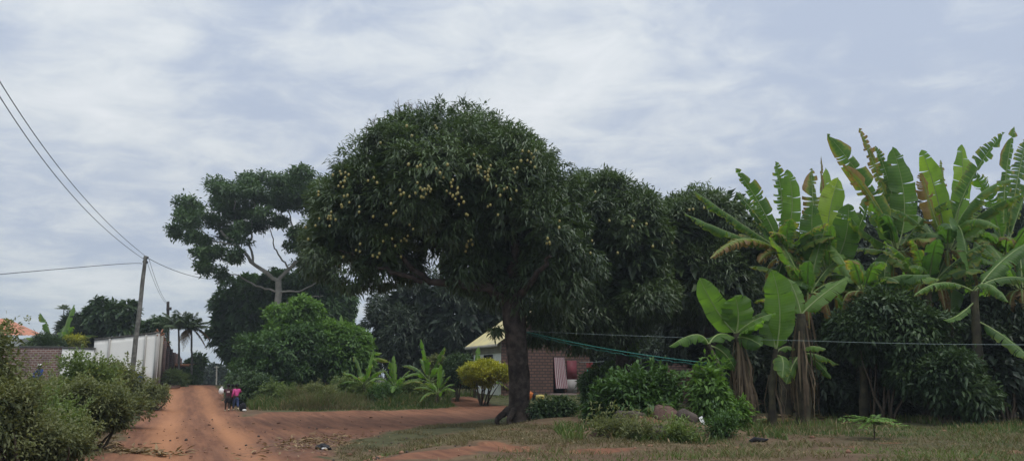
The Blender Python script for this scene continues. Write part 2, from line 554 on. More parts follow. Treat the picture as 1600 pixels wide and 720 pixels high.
def build_ground():
    ys = np.concatenate([np.linspace(-14, 8, 20), 8 + np.cumsum(np.linspace(.10, .42, 260)), ])
    far = ys[-1] + np.cumsum(np.geomspace(1, 500, 40)); ys = np.concatenate([ys, far])
    us = np.linspace(-1, 1, 361)
    Yg = np.repeat(ys[:, None], len(us), 1)
    half = 9 + .80 * np.maximum(ys, 0)
    Xg = us[None, :] * half[:, None]
    Z = hgt(Xg, Yg)
    road, trk, foot = masks(Xg, Yg)
    dirt = np.clip(.5 + np.maximum(road, trk) / 1.6, 0, 1)
    dirt = np.maximum(dirt, np.clip(.5 + foot / .8, 0, 1))
    # red soil scars on the dry bank
    rl = Xg - (-2.9 + 0.235 * (Yg - 14.6))
    sc = np.clip(sm(.48, .62, fbm(Xg * .30 + 3, Yg * .8, 3)), 0, 1) * sm(-1, 1.5, rl) * (1 - sm(24, 30, Yg)) * .75
    dirt = np.maximum(dirt, sc)
    bare = sm(.40, .54, fbm(Xg * .35 + 1, Yg * .55 + 6, 3)) * sm(-2, 0, rl) * (1 - sm(2.5, 6.5, Xg)) * (1 - sm(17, 20, Yg))
    dirt = np.maximum(dirt, .72 * bare)
    dry = sm(-1.6, -.4, rl) * (1 - sm(22, 28, Yg - .12 * Xg)) * (.86 - .42 * sm(2.5, 8, Xg))
    dirt = np.maximum(dirt, .55 * np.exp(-((Xg - 3.2) / 1.3) ** 2 - ((Yg - 17.5) / 1.2) ** 2))
    dirt = np.maximum(dirt, .60 * sm(15.5, 18, Xg * .25 + Yg * .8) * sm(6, 9, Xg) * sm(.45, .6, fbm(Xg * .5, Yg * .7, 3)))
    dry = np.maximum(dry, .75 * np.exp(-((road + .6) / 1.0) ** 2) * (1 - sm(40, 60, Yg)))
    d = road_d(Xg, Yg)
    worn = np.exp(-((d - .95 - .25 * (fbm(Xg * .3, Yg * .3, 2) - .45)) / .42) ** 2) + np.exp(-((d + .95) / .5) ** 2)
    worn = worn * (.35 + 1.3 * fbm(d * 2.2 + 3, Yg * .12, 3))
    worn = worn * np.clip(road, 0, 1)
    c0 = onG(490, 692)
    deb_shade = np.exp(-((Xg - c0[0]) / 1.5) ** 2 - ((Yg - c0[1]) / 2.8) ** 2)
    deb_shade = np.maximum(deb_shade, .85 * np.exp(-((Xg + 3.0 - (Yg - 20) * .3) / 1.6) ** 2) * sm(15, 18, Yg) * (1 - sm(28, 33, Yg)))  # second band paints the mango crown's shadow on the track
    nU = len(us)
    V = np.stack([Xg, Yg, Z], -1).reshape(-1, 3)
    i, j = np.meshgrid(np.arange(len(ys) - 1), np.arange(nU - 1), indexing='ij')
    Fq = np.stack([i * nU + j, i * nU + j + 1, (i + 1) * nU + j + 1, (i + 1) * nU + j], -1).reshape(-1, 4)
    cx = (Xg[:-1, :-1] + Xg[1:, 1:]) / 2; cy = (Yg[:-1, :-1] + Yg[1:, 1:]) / 2
    r, t, f = masks(cx, cy)
    cls = np.where(r > 0, 1, np.where(t > 0, 2, np.where(f > 0, 3, 0))).ravel()
    A = dict(rd=d.ravel(), dirt=dirt.ravel(), dry=dry.ravel(), worn=worn.ravel(), debris_shade=deb_shade.ravel())
    for k, nm in enumerate(('ground', 'dirt_road', 'dirt_track', 'footpath')):
        ff = Fq[cls == k]
        idx, inv = np.unique(ff, return_inverse=True)
        mb = MB(); mb.add(V[idx], inv.reshape(-1, 4), **{a: q[idx] for a, q in A.items()})
        o = mk(nm, mb, M['ground'], smooth=True); tag(o, kind='structure')


build_ground()


# ------------------------------------------------------------------ foliage helpers
def rand_dirs(n):
    return nrm(RNG.normal(size=(n, 3)))


def diamonds(mb, P, D, N, L, W, tint, fold=.15, sag=.1, mi=0, wide=.45):
    n = len(P)
    D = nrm(D); Sd = nrm(np.cross(D, N)); N2 = np.cross(Sd, D)
    L = np.broadcast_to(L, (n,))[:, None]; W = np.broadcast_to(W, (n,))[:, None]
    mid = P + D * L * wide
    a = mid + Sd * W / 2 + N2 * W * fold; b = mid - Sd * W / 2 + N2 * W * fold
    tip = P + D * L; tip[:, 2] -= (sag * L)[:, 0]
    V = np.stack([P, a, b, tip], 1).reshape(-1, 3)
    k = np.arange(n) * 4
    Fc = np.concatenate([np.stack([k, k + 3, k + 1], 1), np.stack([k, k + 2, k + 3], 1)])
    mb.add(V, Fc, mi, tint=np.repeat(tint, 4))


def rosettes(mb, C, Out, nl, L, W, droop, spread=.9, jit=.08, tlo=0., thi=1., sag=.15, bias=None):
    n = len(C)
    P = np.repeat(C, nl, 0) + RNG.normal(size=(n * nl, 3)) * jit
    O = np.repeat(nrm(Out), nl, 0)
    D = nrm(O + rand_dirs(n * nl) * spread + np.array([0, 0, -droop]))
    N = nrm(O * .6 + np.array([0, 0, .8]) + rand_dirs(n * nl) * .45)
    l = L * RNG.uniform(.65, 1.2, n * nl); w = W * RNG.uniform(.75, 1.2, n * nl)
    base = np.repeat(RNG.uniform(tlo, thi, n) if bias is None else np.clip(bias + RNG.uniform(-.25, .25, n), 0, 1), nl)
    t = np.clip(base + RNG.uniform(-.18, .18, n * nl), 0, .95)
    diamonds(mb, P, D, N, l, w, t, sag=sag)


def in_union(P, E, s=1.0):
    r = np.zeros(len(P), bool)
    for c, q in E: r |= (((P - c) / (q * s)) ** 2).sum(1) < 1
    return r


def crown(mb, E, nlobes, lr, per, nl, L, W, droop, inner=0, flat=1.0, upbias=.15, innerL=.6, spread=.9, loose=0.0):
    """leaf rosettes over many small lobes spread on a union of ellipsoids E=[(centre, radii)]"""
    E = [(c, np.maximum(q - (lr * .80 + L * .40), q * .38)) for c, q in E]
    vol = np.array([q[0] * q[1] + q[1] * q[2] + q[0] * q[2] for c, q in E]); vol = vol / vol.sum()
    cent = []
    outs = []
    tries = 0
    while len(cent) < nlobes and tries < 60:
        tries += 1
        k = RNG.choice(len(E), size=nlobes, p=vol)
        d = rand_dirs(nlobes); d[:, 2] += upbias; d = nrm(d)
        c = np.array([E[i][0] for i in k]); q = np.array([E[i][1] for i in k])
        P = c + d * q * RNG.uniform(.80 - .3 * loose, 1.0 + .22 * loose, (nlobes, 1))
        ok = ~in_union(P, E, .78 - .3 * loose)
        for p, o in zip(P[ok], nrm(d / q)[ok]):
            if len(cent) >= nlobes: break
            cent.append(p); outs.append(o)
    cent = np.array(cent); outs = np.array(outs)
    n = len(cent)
    C = np.repeat(cent, per, 0); O = np.repeat(outs, per, 0)
    r = np.repeat(lr * RNG.uniform(.5 - .15 * loose, 1.32 + .6 * loose, n), per)[:, None]
    d = nrm(rand_dirs(n * per) + O * .75 + np.array([0, 0, .25]))
    P = C + d * r * np.array([1, 1, flat]) * RNG.uniform(.7 - .3 * loose, 1.05 + .35 * loose, (n * per, 1))
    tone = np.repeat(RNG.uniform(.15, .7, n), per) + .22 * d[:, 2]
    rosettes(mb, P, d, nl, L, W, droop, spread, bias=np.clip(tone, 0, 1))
    if inner:
        k = RNG.choice(len(E), size=inner, p=vol)
        d = rand_dirs(inner)
        c = np.array([E[i][0] for i in k]); q = np.array([E[i][1] for i in k])
        P = c + d * q * RNG.uniform(.55, .9, (inner, 1))
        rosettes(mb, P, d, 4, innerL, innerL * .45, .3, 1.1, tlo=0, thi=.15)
    return cent, outs


def pxE(px, py, Y, rx, ry, rd):
    """ellipsoid given in photo pixels for width/height and metres for depth"""
    k = Y / (F * .99)
    return (S(px, py, Y), np.array([rx * k, rd, ry * k]))


def limb(mb, pts, r0, r1, seg=8, wob=.12, n=14, jit=.06):
    pts = np.asarray(pts, float)
    t = np.linspace(0, 1, len(pts)); tt = np.linspace(0, 1, n)
    # catmull-like smoothing
    out = np.stack([np.interp(tt, t, pts[:, i]) for i in range(3)], 1)
    for _ in range(2):
        out[1:-1] = (out[:-2] + 2 * out[1:-1] + out[2:]) / 4
    L = np.linalg.norm(pts[-1] - pts[0])
    out[1:-1] += RNG.normal(size=(n - 2, 3)) * jit * min(1, L * .15)
    mb.tube(out, np.linspace(r0, r1, n), seg, wob=wob)
    return out


def fork(mb, p0, p1, r0, tips, r_end=.03, seg=6):
    for tp in tips:
        m = (np.asarray(p1) + tp) / 2 + RNG.normal(size=3) * .12 * np.linalg.norm(tp - p1) * .5
        limb(mb, [p1, m, tp], r0, r_end, seg)


# ------------------------------------------------------------------ big mango tree
def mango_tree():
    Y = 26.0
    base = G(810, Y)
    t = thing('mango_tree', base, 'tallest rounded mango tree in the middle, hung with many yellow-green fruit', 'tree')
    tr = MB()
    top = S(800, 470, Y)
    trunk = [base + [0.05, 0, -.3], base + [0.02, 0, .25], S(812, 590, Y), S(806, 530, Y), top]
    tp = np.array(trunk)
    n = 22
    tt = np.linspace(0, 1, n); t0 = np.linspace(0, 1, len(tp))
    path = np.stack([np.interp(tt, t0, tp[:, i]) for i in range(3)], 1)
    rad = np.interp(tt, [0, .12, .25, .6, 1], [.50, .42, .37, .34, .40])
    tr.tube(path, rad, 14, wob=.13)
    # buttress roots
    for a in np.linspace(0, 2 * np.pi, 6)[:-1] + .5:
        e = base + np.array([math.cos(a), math.sin(a), 0]) * 0.58
        e[2] = hgt(e[0], e[1]) - .06
        limb(tr, [base + np.array([math.cos(a) * .3, math.sin(a) * .3, .45]), base + np.array([math.cos(a) * .75, math.sin(a) * .5, .10]), e], .13, .04, 6)
    limbs = [
        ([top, S(740, 445, Y - .8), S(660, 440, Y - 1), S(610, 370, Y - 1)], .20, .06),
        ([top, S(770, 430, Y), S(715, 395, Y + .5), S(680, 320, Y + .5)], .26, .07),
        ([top, S(810, 400, Y - .6), S(800, 320, Y - 1.2), S(770, 240, Y - 1)], .26, .06),
        ([top, S(840, 430, Y + .5), S(880, 370, Y + .4)], .2, .06),
        ([top, S(790, 420, Y + 1.5), S(760, 350, Y + 2.5), S(740, 250, Y + 2)], .22, .06),
        ([top, S(830, 440, Y - 1.6), S(860, 400, Y - 2.8)], .16, .05),
        ([S(715, 395, Y + .5), S(650, 370, Y + 1), S(560, 360, Y + .5)], .12, .04),
        ([S(660, 440, Y - 1), S(600, 420, Y - 1.2), S(530, 390, Y - 1)], .09, .03)]
    for p, a, b in limbs: limb(tr, p, a, b)
    mk('trunk', tr, M['bark'], t, smooth=True)
    E = [pxE(690, 300, Y, 165, 115, 4.3), pxE(585, 325, Y, 105, 92, 3.2), pxE(800, 315, Y, 105, 95, 3.6), pxE(648, 245, Y, 98, 68, 2.8),
         pxE(722, 225, Y, 85, 52, 2.6), pxE(785, 265, Y, 82, 58, 2.8), pxE(855, 370, Y - .5, 72, 85, 2.8), pxE(528, 372, Y, 60, 52, 2.2),
         pxE(770, 400, Y + 1.0, 80, 70, 3), pxE(600, 400, Y - .4, 70, 38, 2)]
    mb = MB()
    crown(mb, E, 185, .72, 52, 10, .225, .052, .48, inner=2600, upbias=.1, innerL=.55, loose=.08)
    # lower skirt of hanging shoots
    for (px, py, rr) in ((500, 410, 24), (545, 425, 30), (590, 425, 28), (640, 418, 22), (725, 425, 30), (775, 445, 38), (830, 455, 40), (880, 445, 42), (910, 415, 34), (850, 420, 40), (740, 400, 36)):
        e = pxE(px, py, Y - .3 + RNG.uniform(-1.5, 1), rr, rr * .8, 1.0)
        d = rand_dirs(110)
        rosettes(mb, e[0] + d * e[1], d + [0, 0, -.3], 9, .26, .056, .6, tlo=.0, thi=.45)
    for (px, py, rr, yy) in ((842, 492, 26, 1), (880, 495, 34, 2), (925, 490, 38, 2.5), (868, 522, 24, 2), (905, 528, 30, 3), (950, 520, 36, 3), (776, 514, 4, -.3), (835, 525, 14, 1.5), (985, 500, 40, 3), (1010, 470, 40, 2)):
        e = pxE(px, py, Y + yy, rr, rr * .75, .9)
        n = int(4.2 * rr); d = rand_dirs(n)
        rosettes(mb, e[0] + d * e[1] * RNG.uniform(.5, 1, (n, 1)), d + [0, 0, -.3], 9, .26, .06, .6, tlo=.0, thi=.45)
    mk('crown', mb, M['mango'], t)
    # bare flowering twigs above the crown
    tw = MB()
    for k in range(70):
        px = RNG.choice([632, 640, 690, 720, 736, 700, 760, 800, 840, 580, 610, 660, 545], p=[.15, .1, .1, .1, .12, .08, .08, .06, .06, .04, .04, .05, .02]) + RNG.normal() * 12
        top_py = np.interp(px, [520, 560, 620, 700, 760, 830, 870], [255, 200, 172, 165, 192, 215, 255])
        p0 = S(px, top_py + 14, Y + RNG.uniform(-1, 1))
        h = RNG.uniform(.25, .55) * (1.5 if abs(px - 635) < 12 else 1)
        p1 = p0 + [RNG.normal() * .12, RNG.normal() * .1, h]
        tw.tube([p0, (p0 + p1) / 2 + RNG.normal(size=3) * .02, p1], [.012, .009, .004], 4)
        for q in range(5):
            a = p0 + (p1 - p0) * RNG.uniform(.35, 1)
            tw.tube([a, a + [RNG.normal() * .09, RNG.normal() * .09, RNG.uniform(.02, .12)]], [.007, .003], 3)
    mk('flower_twig', tw, M['stem'], t)
    # hanging fruit: single children for the largest hundred, one mesh for the rest
    spots = [(630, 310), (612, 350), (605, 333), (580, 380), (560, 300), (545, 330), (500, 345), (515, 345), (490, 370), (590, 290), (680, 285), (705, 295), (712, 292), (718, 302),
             (690, 275), (770, 270), (780, 272), (765, 275), (803, 258), (800, 265), (757, 313), (762, 315), (790, 308), (785, 312), (775, 320), (860, 338), (868, 352), (615, 340),
             (670, 215), (690, 212), (660, 235), (640, 250), (600, 218), (630, 205), (820, 240), (840, 245), (735, 375), (735, 400), (640, 385), (650, 372), (600, 395), (625, 395), (615, 382),
             (540, 270), (570, 350), (650, 270), (530, 290), (670, 290), (720, 330), (735, 320), (918, 380), (916, 392), (917, 400), (915, 405), (908, 408), (700, 250), (745, 245), (560, 395), (520, 400), (480, 355), (505, 300)]
    rest = MB()
    fm = MB(); fm.ball((0, 0, 0), (.047, .043, .058), 8, 6)
    fme = fm.mesh('mango_fruit'); fme.materials.append(M['fruit'])
    fme.polygons.foreach_set('use_smooth', [True] * len(fme.polygons))
    allp = []
    for (px, py) in spots:
        ncl = int(RNG.choice([1, 2, 3, 4, 7])); cx_, cy_ = px + RNG.normal() * 10, py + RNG.normal() * 9
        for q in range(ncl):
            x = cx_ + RNG.normal() * 4; y = cy_ + RNG.normal() * 6
            # push to the camera side of the crown
            yy = None
            for D in np.arange(Y - 5, Y + 1, .1):
                if in_union(S(x, y, D)[None], E, 1.0)[0]: yy = D; break
            if yy is None: continue
            allp.append(S(x, y, yy - RNG.uniform(-.1, .38)))
    base_np = np.array(t.location)
    for k, p in enumerate(allp):
        if k % 2 == 0 and k < 200:
            o = bpy.data.objects.new('mango_fruit', fme); COL.objects.link(o); o.parent = t
            o.location = [float(q) for q in p - base_np]; s = RNG.uniform(.72, 1.02); o.scale = (s, s, s)
        else:
            rest.ball(p, (.040, .038, .05), 7, 5)
    ro = mk('mango_fruit', rest, M['fruit'], t, smooth=True); tag(ro, kind='stuff')


mango_tree()


def broad_tree(name, label, base, E, trunk_r, mat, bark, lobes, lr, per, nl, L, W, droop, inner, group=None, limbs=None, cat='tree', upbias=.1, innerL=.7, flat=1.0, fruits=None):
    t = thing(name, base, label, cat, group)
    tr = MB()
    cen = np.mean([c for c, q in E], 0)
    top = np.array([base[0] * .5 + cen[0] * .5, base[1], base[2] + (cen[2] - base[2]) * .55])
    limb(tr, [base - [0, 0, .3], (base + top) / 2 + RNG.normal(size=3) * .1, top], trunk_r, trunk_r * .7, 8)
    for c, q in E:
        limb(tr, [top, (top + c) / 2 + RNG.normal(size=3) * .25, c + [0, 0, q[2] * .3]], trunk_r * .5, trunk_r * .12, 6)
    mk('trunk', tr, bark, t, smooth=True)
    mb = MB()
    crown(mb, E, lobes, lr, per, nl, L, W, droop, inner=inner, upbias=upbias, innerL=innerL, flat=flat)
    mk('crown', mb, mat, t)
    if fruits:
        fr = MB(); fr.ball((0, 0, 0), (.05, .046, .062), 7, 5)
        fme = fr.mesh('mango_fruit'); fme.materials.append(M['fruit'])
        for (x, y) in fruits:
            for D in np.arange(base[1] - 6, base[1] + 2, .1):
                if in_union(S(x, y, D)[None], E, 1.0)[0]: break
            p = S(x, y, D - .6)
            o = bpy.data.objects.new('mango_fruit', fme); COL.objects.link(o); o.parent = t
            o.location = [float(q) for q in p - base]
    return t


# mango trees continuing to the right of the big one
Y = 30.0
broad_tree('mango_tree', 'dark mango tree touching the right side of the big fruiting mango tree', G(985, Y),
           [pxE(935, 350, Y, 75, 85, 3), pxE(985, 375, Y, 70, 95, 3), pxE(960, 450, Y + .5, 110, 75, 3), pxE(905, 305, Y + .5, 45, 42, 2)], .3, M['mango'], M['bark'],
           90, .72, 48, 9, .24, .055, .48, 1500, fruits=[(990, 345), (988, 354), (1010, 350), (930, 300), (952, 345), (965, 395), (1020, 385)])
Y = 32.0
broad_tree('mango_tree', 'dark mango tree right behind the yellowing banana leaf, left of the banana grove', G(1110, Y),
           [pxE(1050, 365, Y, 62, 62, 2.6), pxE(1110, 345, Y, 68, 58, 2.6), pxE(1165, 385, Y, 50, 60, 2.5), pxE(1090, 440, Y, 110, 75, 3)], .3, M['mango'], M['bark'],
           90, .75, 48, 9, .25, .057, .48, 1500, fruits=[(1077, 328), (1083, 327), (1100, 325), (1050, 380), (1012, 316)])

# dark trees behind
Y = 56.0
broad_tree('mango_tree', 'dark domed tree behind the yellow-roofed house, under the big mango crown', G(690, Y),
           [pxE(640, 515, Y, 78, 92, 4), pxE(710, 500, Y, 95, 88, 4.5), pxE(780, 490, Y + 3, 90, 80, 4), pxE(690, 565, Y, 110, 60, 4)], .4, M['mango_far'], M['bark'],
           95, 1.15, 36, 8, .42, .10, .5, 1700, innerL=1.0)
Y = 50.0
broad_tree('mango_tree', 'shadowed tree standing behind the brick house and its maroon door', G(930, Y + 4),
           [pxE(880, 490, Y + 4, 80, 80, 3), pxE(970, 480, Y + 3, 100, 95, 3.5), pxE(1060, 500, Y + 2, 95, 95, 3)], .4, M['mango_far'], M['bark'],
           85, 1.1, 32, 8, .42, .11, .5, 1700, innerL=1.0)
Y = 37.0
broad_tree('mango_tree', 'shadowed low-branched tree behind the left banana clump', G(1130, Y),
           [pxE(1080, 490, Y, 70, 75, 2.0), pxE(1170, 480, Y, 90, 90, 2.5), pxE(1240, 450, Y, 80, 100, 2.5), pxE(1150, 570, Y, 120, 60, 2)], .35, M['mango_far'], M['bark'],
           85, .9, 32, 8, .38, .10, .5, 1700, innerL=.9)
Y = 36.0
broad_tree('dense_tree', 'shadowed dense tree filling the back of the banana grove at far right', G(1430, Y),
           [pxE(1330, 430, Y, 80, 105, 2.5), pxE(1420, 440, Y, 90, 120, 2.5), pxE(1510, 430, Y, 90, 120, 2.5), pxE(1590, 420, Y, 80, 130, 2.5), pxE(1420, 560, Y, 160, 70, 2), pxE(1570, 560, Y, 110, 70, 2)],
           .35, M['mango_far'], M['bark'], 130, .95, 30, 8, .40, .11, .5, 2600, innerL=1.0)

# dense dark tree behind the pale-trunked tree on the left
Y = 66.0
broad_tree('dense_tree', 'dense dark green tree standing right behind the pale-trunked tree', G(440, Y),
           [pxE(395, 485, Y, 62, 62, 4), pxE(450, 470, Y, 70, 55, 4), pxE(505, 480, Y, 52, 55, 4), pxE(375, 530, Y, 48, 45, 3.5), pxE(440, 540, Y, 95, 55, 4), pxE(350, 500, Y - 1, 25, 30, 2)],
           .45, M['midleaf'], M['bark'], 120, 1.0, 36, 7, .46, .17, .4, 1900, innerL=1.1)


# ------------------------------------------------------------------ pale-trunked flat-crowned tree
def flat_tree():
    Y = 60.0
    base = G(435, Y)
    t = thing('umbrella_tree', base, 'tall open-crowned tree with pale forked trunk and layered flat foliage', 'tree')
    tr = MB()
    k0 = S(435, 438, Y)
    limb(tr, [base - [0, 0, .3], S(434, 530, Y), S(435, 480, Y), k0], .32, .24, 10, jit=.04)
    L = [([k0, S(395, 412, Y - .5), S(372, 385, Y - 1), S(345, 360, Y - 1.2)], .17, .08),
         ([k0, S(452, 420, Y + .5), S(475, 400, Y + .6), S(500, 360, Y + 1)], .16, .07),
         ([S(395, 412, Y - .5), S(390, 370, Y), S(398, 320, Y + .6), S(400, 295, Y + 1)], .10, .04),
         ([S(372, 385, Y - 1), S(330, 375, Y - 1.5), S(300, 345, Y - 2)], .08, .03),
         ([S(372, 385, Y - 1), S(365, 340, Y), S(370, 300, Y)], .08, .03),
         ([S(475, 400, Y + .6), S(455, 350, Y), S(445, 300, Y)], .09, .03),
         ([S(435, 455, Y), S(405, 450, Y + .5), S(375, 430, Y + .5), S(350, 425, Y + .5)], .09, .03),
         ([S(435, 455, Y), S(470, 455, Y - .5), S(510, 432, Y - .5)], .09, .03),
         ([S(435, 478, Y), S(470, 465, Y - .5), S(505, 462, Y - .5)], .06, .02),
         ([S(452, 420, Y + .5), S(430, 390, Y + 1.5), S(420, 350, Y + 2)], .08, .03)]
    for p, a, b in L: limb(tr, p, a, b, 7)
    mk('trunk', tr, M['palebark'], t, smooth=True)
    pads = [(345, 298, 30, 12), (385, 285, 28, 12), (430, 282, 34, 12), (480, 292, 36, 14), (510, 300, 30, 14), (310, 322, 30, 12), (290, 340, 24, 12), (278, 365, 14, 12), (330, 345, 24, 12),
            (365, 318, 28, 14), (410, 310, 30, 14), (455, 320, 30, 14), (495, 335, 30, 16), (350, 375, 22, 12), (375, 350, 22, 12), (415, 345, 20, 12), (390, 335, 22, 12),
            (335, 400, 18, 12), (325, 420, 16, 14), (345, 425, 12, 10), (360, 402, 18, 10), (475, 365, 28, 14), (320, 375, 16, 10),
            (525, 330, 26, 14), (530, 365, 24, 16), (500, 312, 34, 14), (470, 302, 30, 14), (505, 350, 26, 14), (485, 385, 22, 12), (440, 300, 26, 12), (350, 325, 22, 12), (430, 320, 22, 12), (440, 345, 16, 9), (400, 352, 20, 12), (460, 372, 24, 12), (485, 415, 22, 12), (505, 430, 20, 14), (372, 372, 18, 10), (312, 395, 16, 12), (300, 375, 16, 10), (300, 352, 18, 9), (370, 300, 24, 12)]
    mb = MB()
    for (px, py, rx, ry) in pads:
        for q in range(3):
            e = pxE(px + RNG.normal() * .3 * rx, py + RNG.normal() * .5 * ry, Y + RNG.uniform(-4, 4), rx * RNG.uniform(.4, .8), ry * RNG.uniform(.6, 1.25), rx * .05)
            n = int(rx * ry * .20)
            d = rand_dirs(n); d[:, 2] = np.abs(d[:, 2]) * .9 - .25
            P = e[0] + d * e[1] * RNG.uniform(.4, 1.05, (n, 1))
            rosettes(mb, P, d + [0, 0, .2], 7, .34, .15, .25, 1.1, bias=np.clip(.35 + .35 * d[:, 2], 0, 1), jit=.15)
    mk('crown', mb, M['feather'], t)


flat_tree()


# ------------------------------------------------------------------ shrubs
def shrub(label, px, Y, E, mat, lobes, lr, per, nl, L, W, droop=.1, inner=200, name='shrub', cat='shrub', group=None, flowers=None, stems=7, innerL=.35, base=None, shoots=0, loose=.55):
    b = G(px, Y) if base is None else base
    t = thing(name, b, label, cat, group)
    st = MB()
    for k in range(stems):
        c, q = E[k % len(E)]
        e = c + RNG.normal(size=3) * q * .35
        s = b + [RNG.normal() * .12, RNG.normal() * .12, -.1]
        limb(st, [s, (s + e) / 2 + RNG.normal(size=3) * .08, e], .03 + .012 * Y / 20, .008, 5, n=7)
    mk('stem', st, M['stem'], t)
    mb = MB()
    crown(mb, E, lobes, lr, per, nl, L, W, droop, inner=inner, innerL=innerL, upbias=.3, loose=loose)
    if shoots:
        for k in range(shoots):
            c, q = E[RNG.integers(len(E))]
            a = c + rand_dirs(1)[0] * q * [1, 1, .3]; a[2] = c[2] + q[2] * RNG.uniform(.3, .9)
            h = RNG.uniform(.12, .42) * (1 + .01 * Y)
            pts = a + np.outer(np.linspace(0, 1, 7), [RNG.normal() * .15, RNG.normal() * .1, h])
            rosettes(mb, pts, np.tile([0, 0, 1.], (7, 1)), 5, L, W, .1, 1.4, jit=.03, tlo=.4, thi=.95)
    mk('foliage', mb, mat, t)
    if flowers:
        fl = MB()
        for (x, y) in flowers:
            for D in np.arange(Y - 3, Y + 2, .05):
                if in_union(S(x, y, D)[None], E, 1.05)[0]: break
            p = S(x, y, D - lr * .7)
            for a in np.linspace(0, 2 * np.pi, 9)[:-1]:
                fl.add([p, p + [math.cos(a) * .03 - .009 * math.sin(a), -.01, math.sin(a) * .03 + .009 * math.cos(a)], p + [math.cos(a) * .038, -.015, math.sin(a) * .038],
                        p + [math.cos(a) * .03 + .009 * math.sin(a), -.01, math.sin(a) * .03 - .009 * math.cos(a)]], [(0, 1, 2, 3)])
            fl.ball(p + [0, -.012, 0], .016, 6, 4)
        mk('flower', fl, M['petal'], t)
    return t


# bright green bushes in the middle distance
Y = 44.0
shrub('bright yellow-green bushy sapling topping the thicket in front of the pale trunk', 450, Y + 1.5,
      [pxE(438, 497, Y + 1, 26, 18, 1.2), pxE(472, 490, Y + 1, 26, 20, 1.2), pxE(455, 520, Y + 1, 45, 25, 1.4)], M['bright'], 40, .42, 34, 7, .26, .13, .15, 300)
shrub('wide leafy green bush rising right beside the walking children', 455, Y,
      [pxE(415, 560, Y, 45, 42, 1.6), pxE(465, 552, Y, 60, 45, 1.8), pxE(440, 585, Y - .5, 65, 35, 1.6), pxE(400, 590, Y, 40, 28, 1.4)], M['midleaf'], 80, .45, 36, 7, .25, .11, .2, 700)
shrub('bright leafy bush between the thicket and the dark domed tree', 545, Y + 1,
      [pxE(520, 535, Y + 1, 45, 30, 1.6), pxE(555, 540, Y + 1, 33, 26, 1.4), pxE(530, 570, Y + .5, 52, 35, 1.6)], M['bright'], 55, .42, 34, 7, .25, .12, .2, 450)
shrub('dark low bush at the roadside corner right behind the children', 378, 40,
      [pxE(385, 605, 40, 30, 22, 1.0), pxE(375, 618, 39, 16, 16, .8), pxE(410, 610, 39.5, 30, 20, .9)], M['hedge'], 40, .33, 30, 7, .2, .08, .2, 250)
# garden in front of the house
shrub('rounded clipped shrub with bright yellow-green top on bare stems beside the house', 757, 39,
      [pxE(757, 584, 39, 40, 19, 1.2), pxE(757, 582, 39, 28, 19, .9)], M['yellowleaf'], 120, .13, 34, 7, .10, .055, .0, 260, innerL=.16, stems=9, loose=0)
shrub('larger clipped green shrub left of the yellow-topped dome', 716, 41,
      [pxE(716, 573, 41, 26, 20, 1.0), pxE(722, 590, 41, 30, 18, 1.0)], M['hedge'], 40, .22, 36, 7, .12, .06, .0, 200, innerL=.2, loose=0)
shrub('olive brown rounded shrub beside the small banana plants', 688, 42,
      [pxE(686, 575, 42, 18, 18, .8), pxE(690, 592, 42, 18, 14, .8)], M['weed'], 30, .22, 30, 7, .14, .06, .0, 140, innerL=.2)
# bushes right of the trunk
Y = 19.3
shrub('broad-leaved light green bush growing over the boulder heap', 1010, Y,
      [pxE(985, 618, Y, 38, 26, .6), pxE(1025, 612, Y, 35, 28, .6), pxE(1010, 645, Y - .3, 45, 22, .5), pxE(960, 630, Y, 26, 22, .5), pxE(935, 640, Y, 20, 16, .5)], M['midleaf'], 44, .20, 19, 7, .21, .07, .35, 300, shoots=30, loose=1.0)
shrub('narrow leafy bush standing between the boulders and the banana stems', 1112, 18.6,
      [pxE(1108, 610, 18.6, 20, 26, .4), pxE(1115, 645, 18.6, 30, 24, .4), pxE(1140, 658, 18.3, 25, 14, .3)], M['bright'], 34, .17, 18, 7, .2, .07, .35, 220, shoots=18, loose=1.0)
shrub('dim leafy bush left of the boulder heap, in front of the maroon door', 925, 30,
      [pxE(930, 600, 30, 26, 22, .7), pxE(930, 622, 30, 24, 14, .7), pxE(950, 590, 31, 26, 22, .7)], M['midleaf'], 40, .24, 26, 7, .2, .07, .3, 240, shoots=5)
shrub('low dark bush at the foot of the big mango trunk', 868, 25,
      [pxE(868, 640, 25, 32, 12, .5), pxE(845, 645, 25, 16, 8, .4)], M['hedge'], 24, .16, 24, 6, .15, .06, .3, 120)
shrub('slender sapling with upright whorled leaves standing behind the green cord', 972, 30,
      [pxE(972, 522, 30, 14, 16, .4), pxE(985, 545, 30, 10, 12, .3)], M['bright'], 18, .2, 16, 8, .26, .07, -.2, 40, name='sapling', cat='sapling')
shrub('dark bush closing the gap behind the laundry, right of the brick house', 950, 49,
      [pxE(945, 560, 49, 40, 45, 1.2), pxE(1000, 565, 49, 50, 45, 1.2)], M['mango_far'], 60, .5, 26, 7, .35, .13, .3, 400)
for (px, Yw, py, mt, lb) in ((1000, 15.9, 684, 'weed', 'low straggly weed tuft in front of the flat boulder'), (1062, 15.7, 688, 'weed2', 'low pale weed tuft at the front right of the boulder heap'),
                         (955, 16.6, 678, 'weed', 'low weed tuft between the apart reddish boulder and the heap'), (1125, 16.4, 676, 'midleaf', 'low green weed tuft below the narrow leafy bush')):
    shrub(lb, px, Yw, [pxE(px, py - 6, Yw, 26, 9, .35)], M[mt], 16, .1, 14, 6, .11, .03, -.1, 20, innerL=.1, stems=5, shoots=10, loose=1.0, name='weed_tuft', cat='weeds')
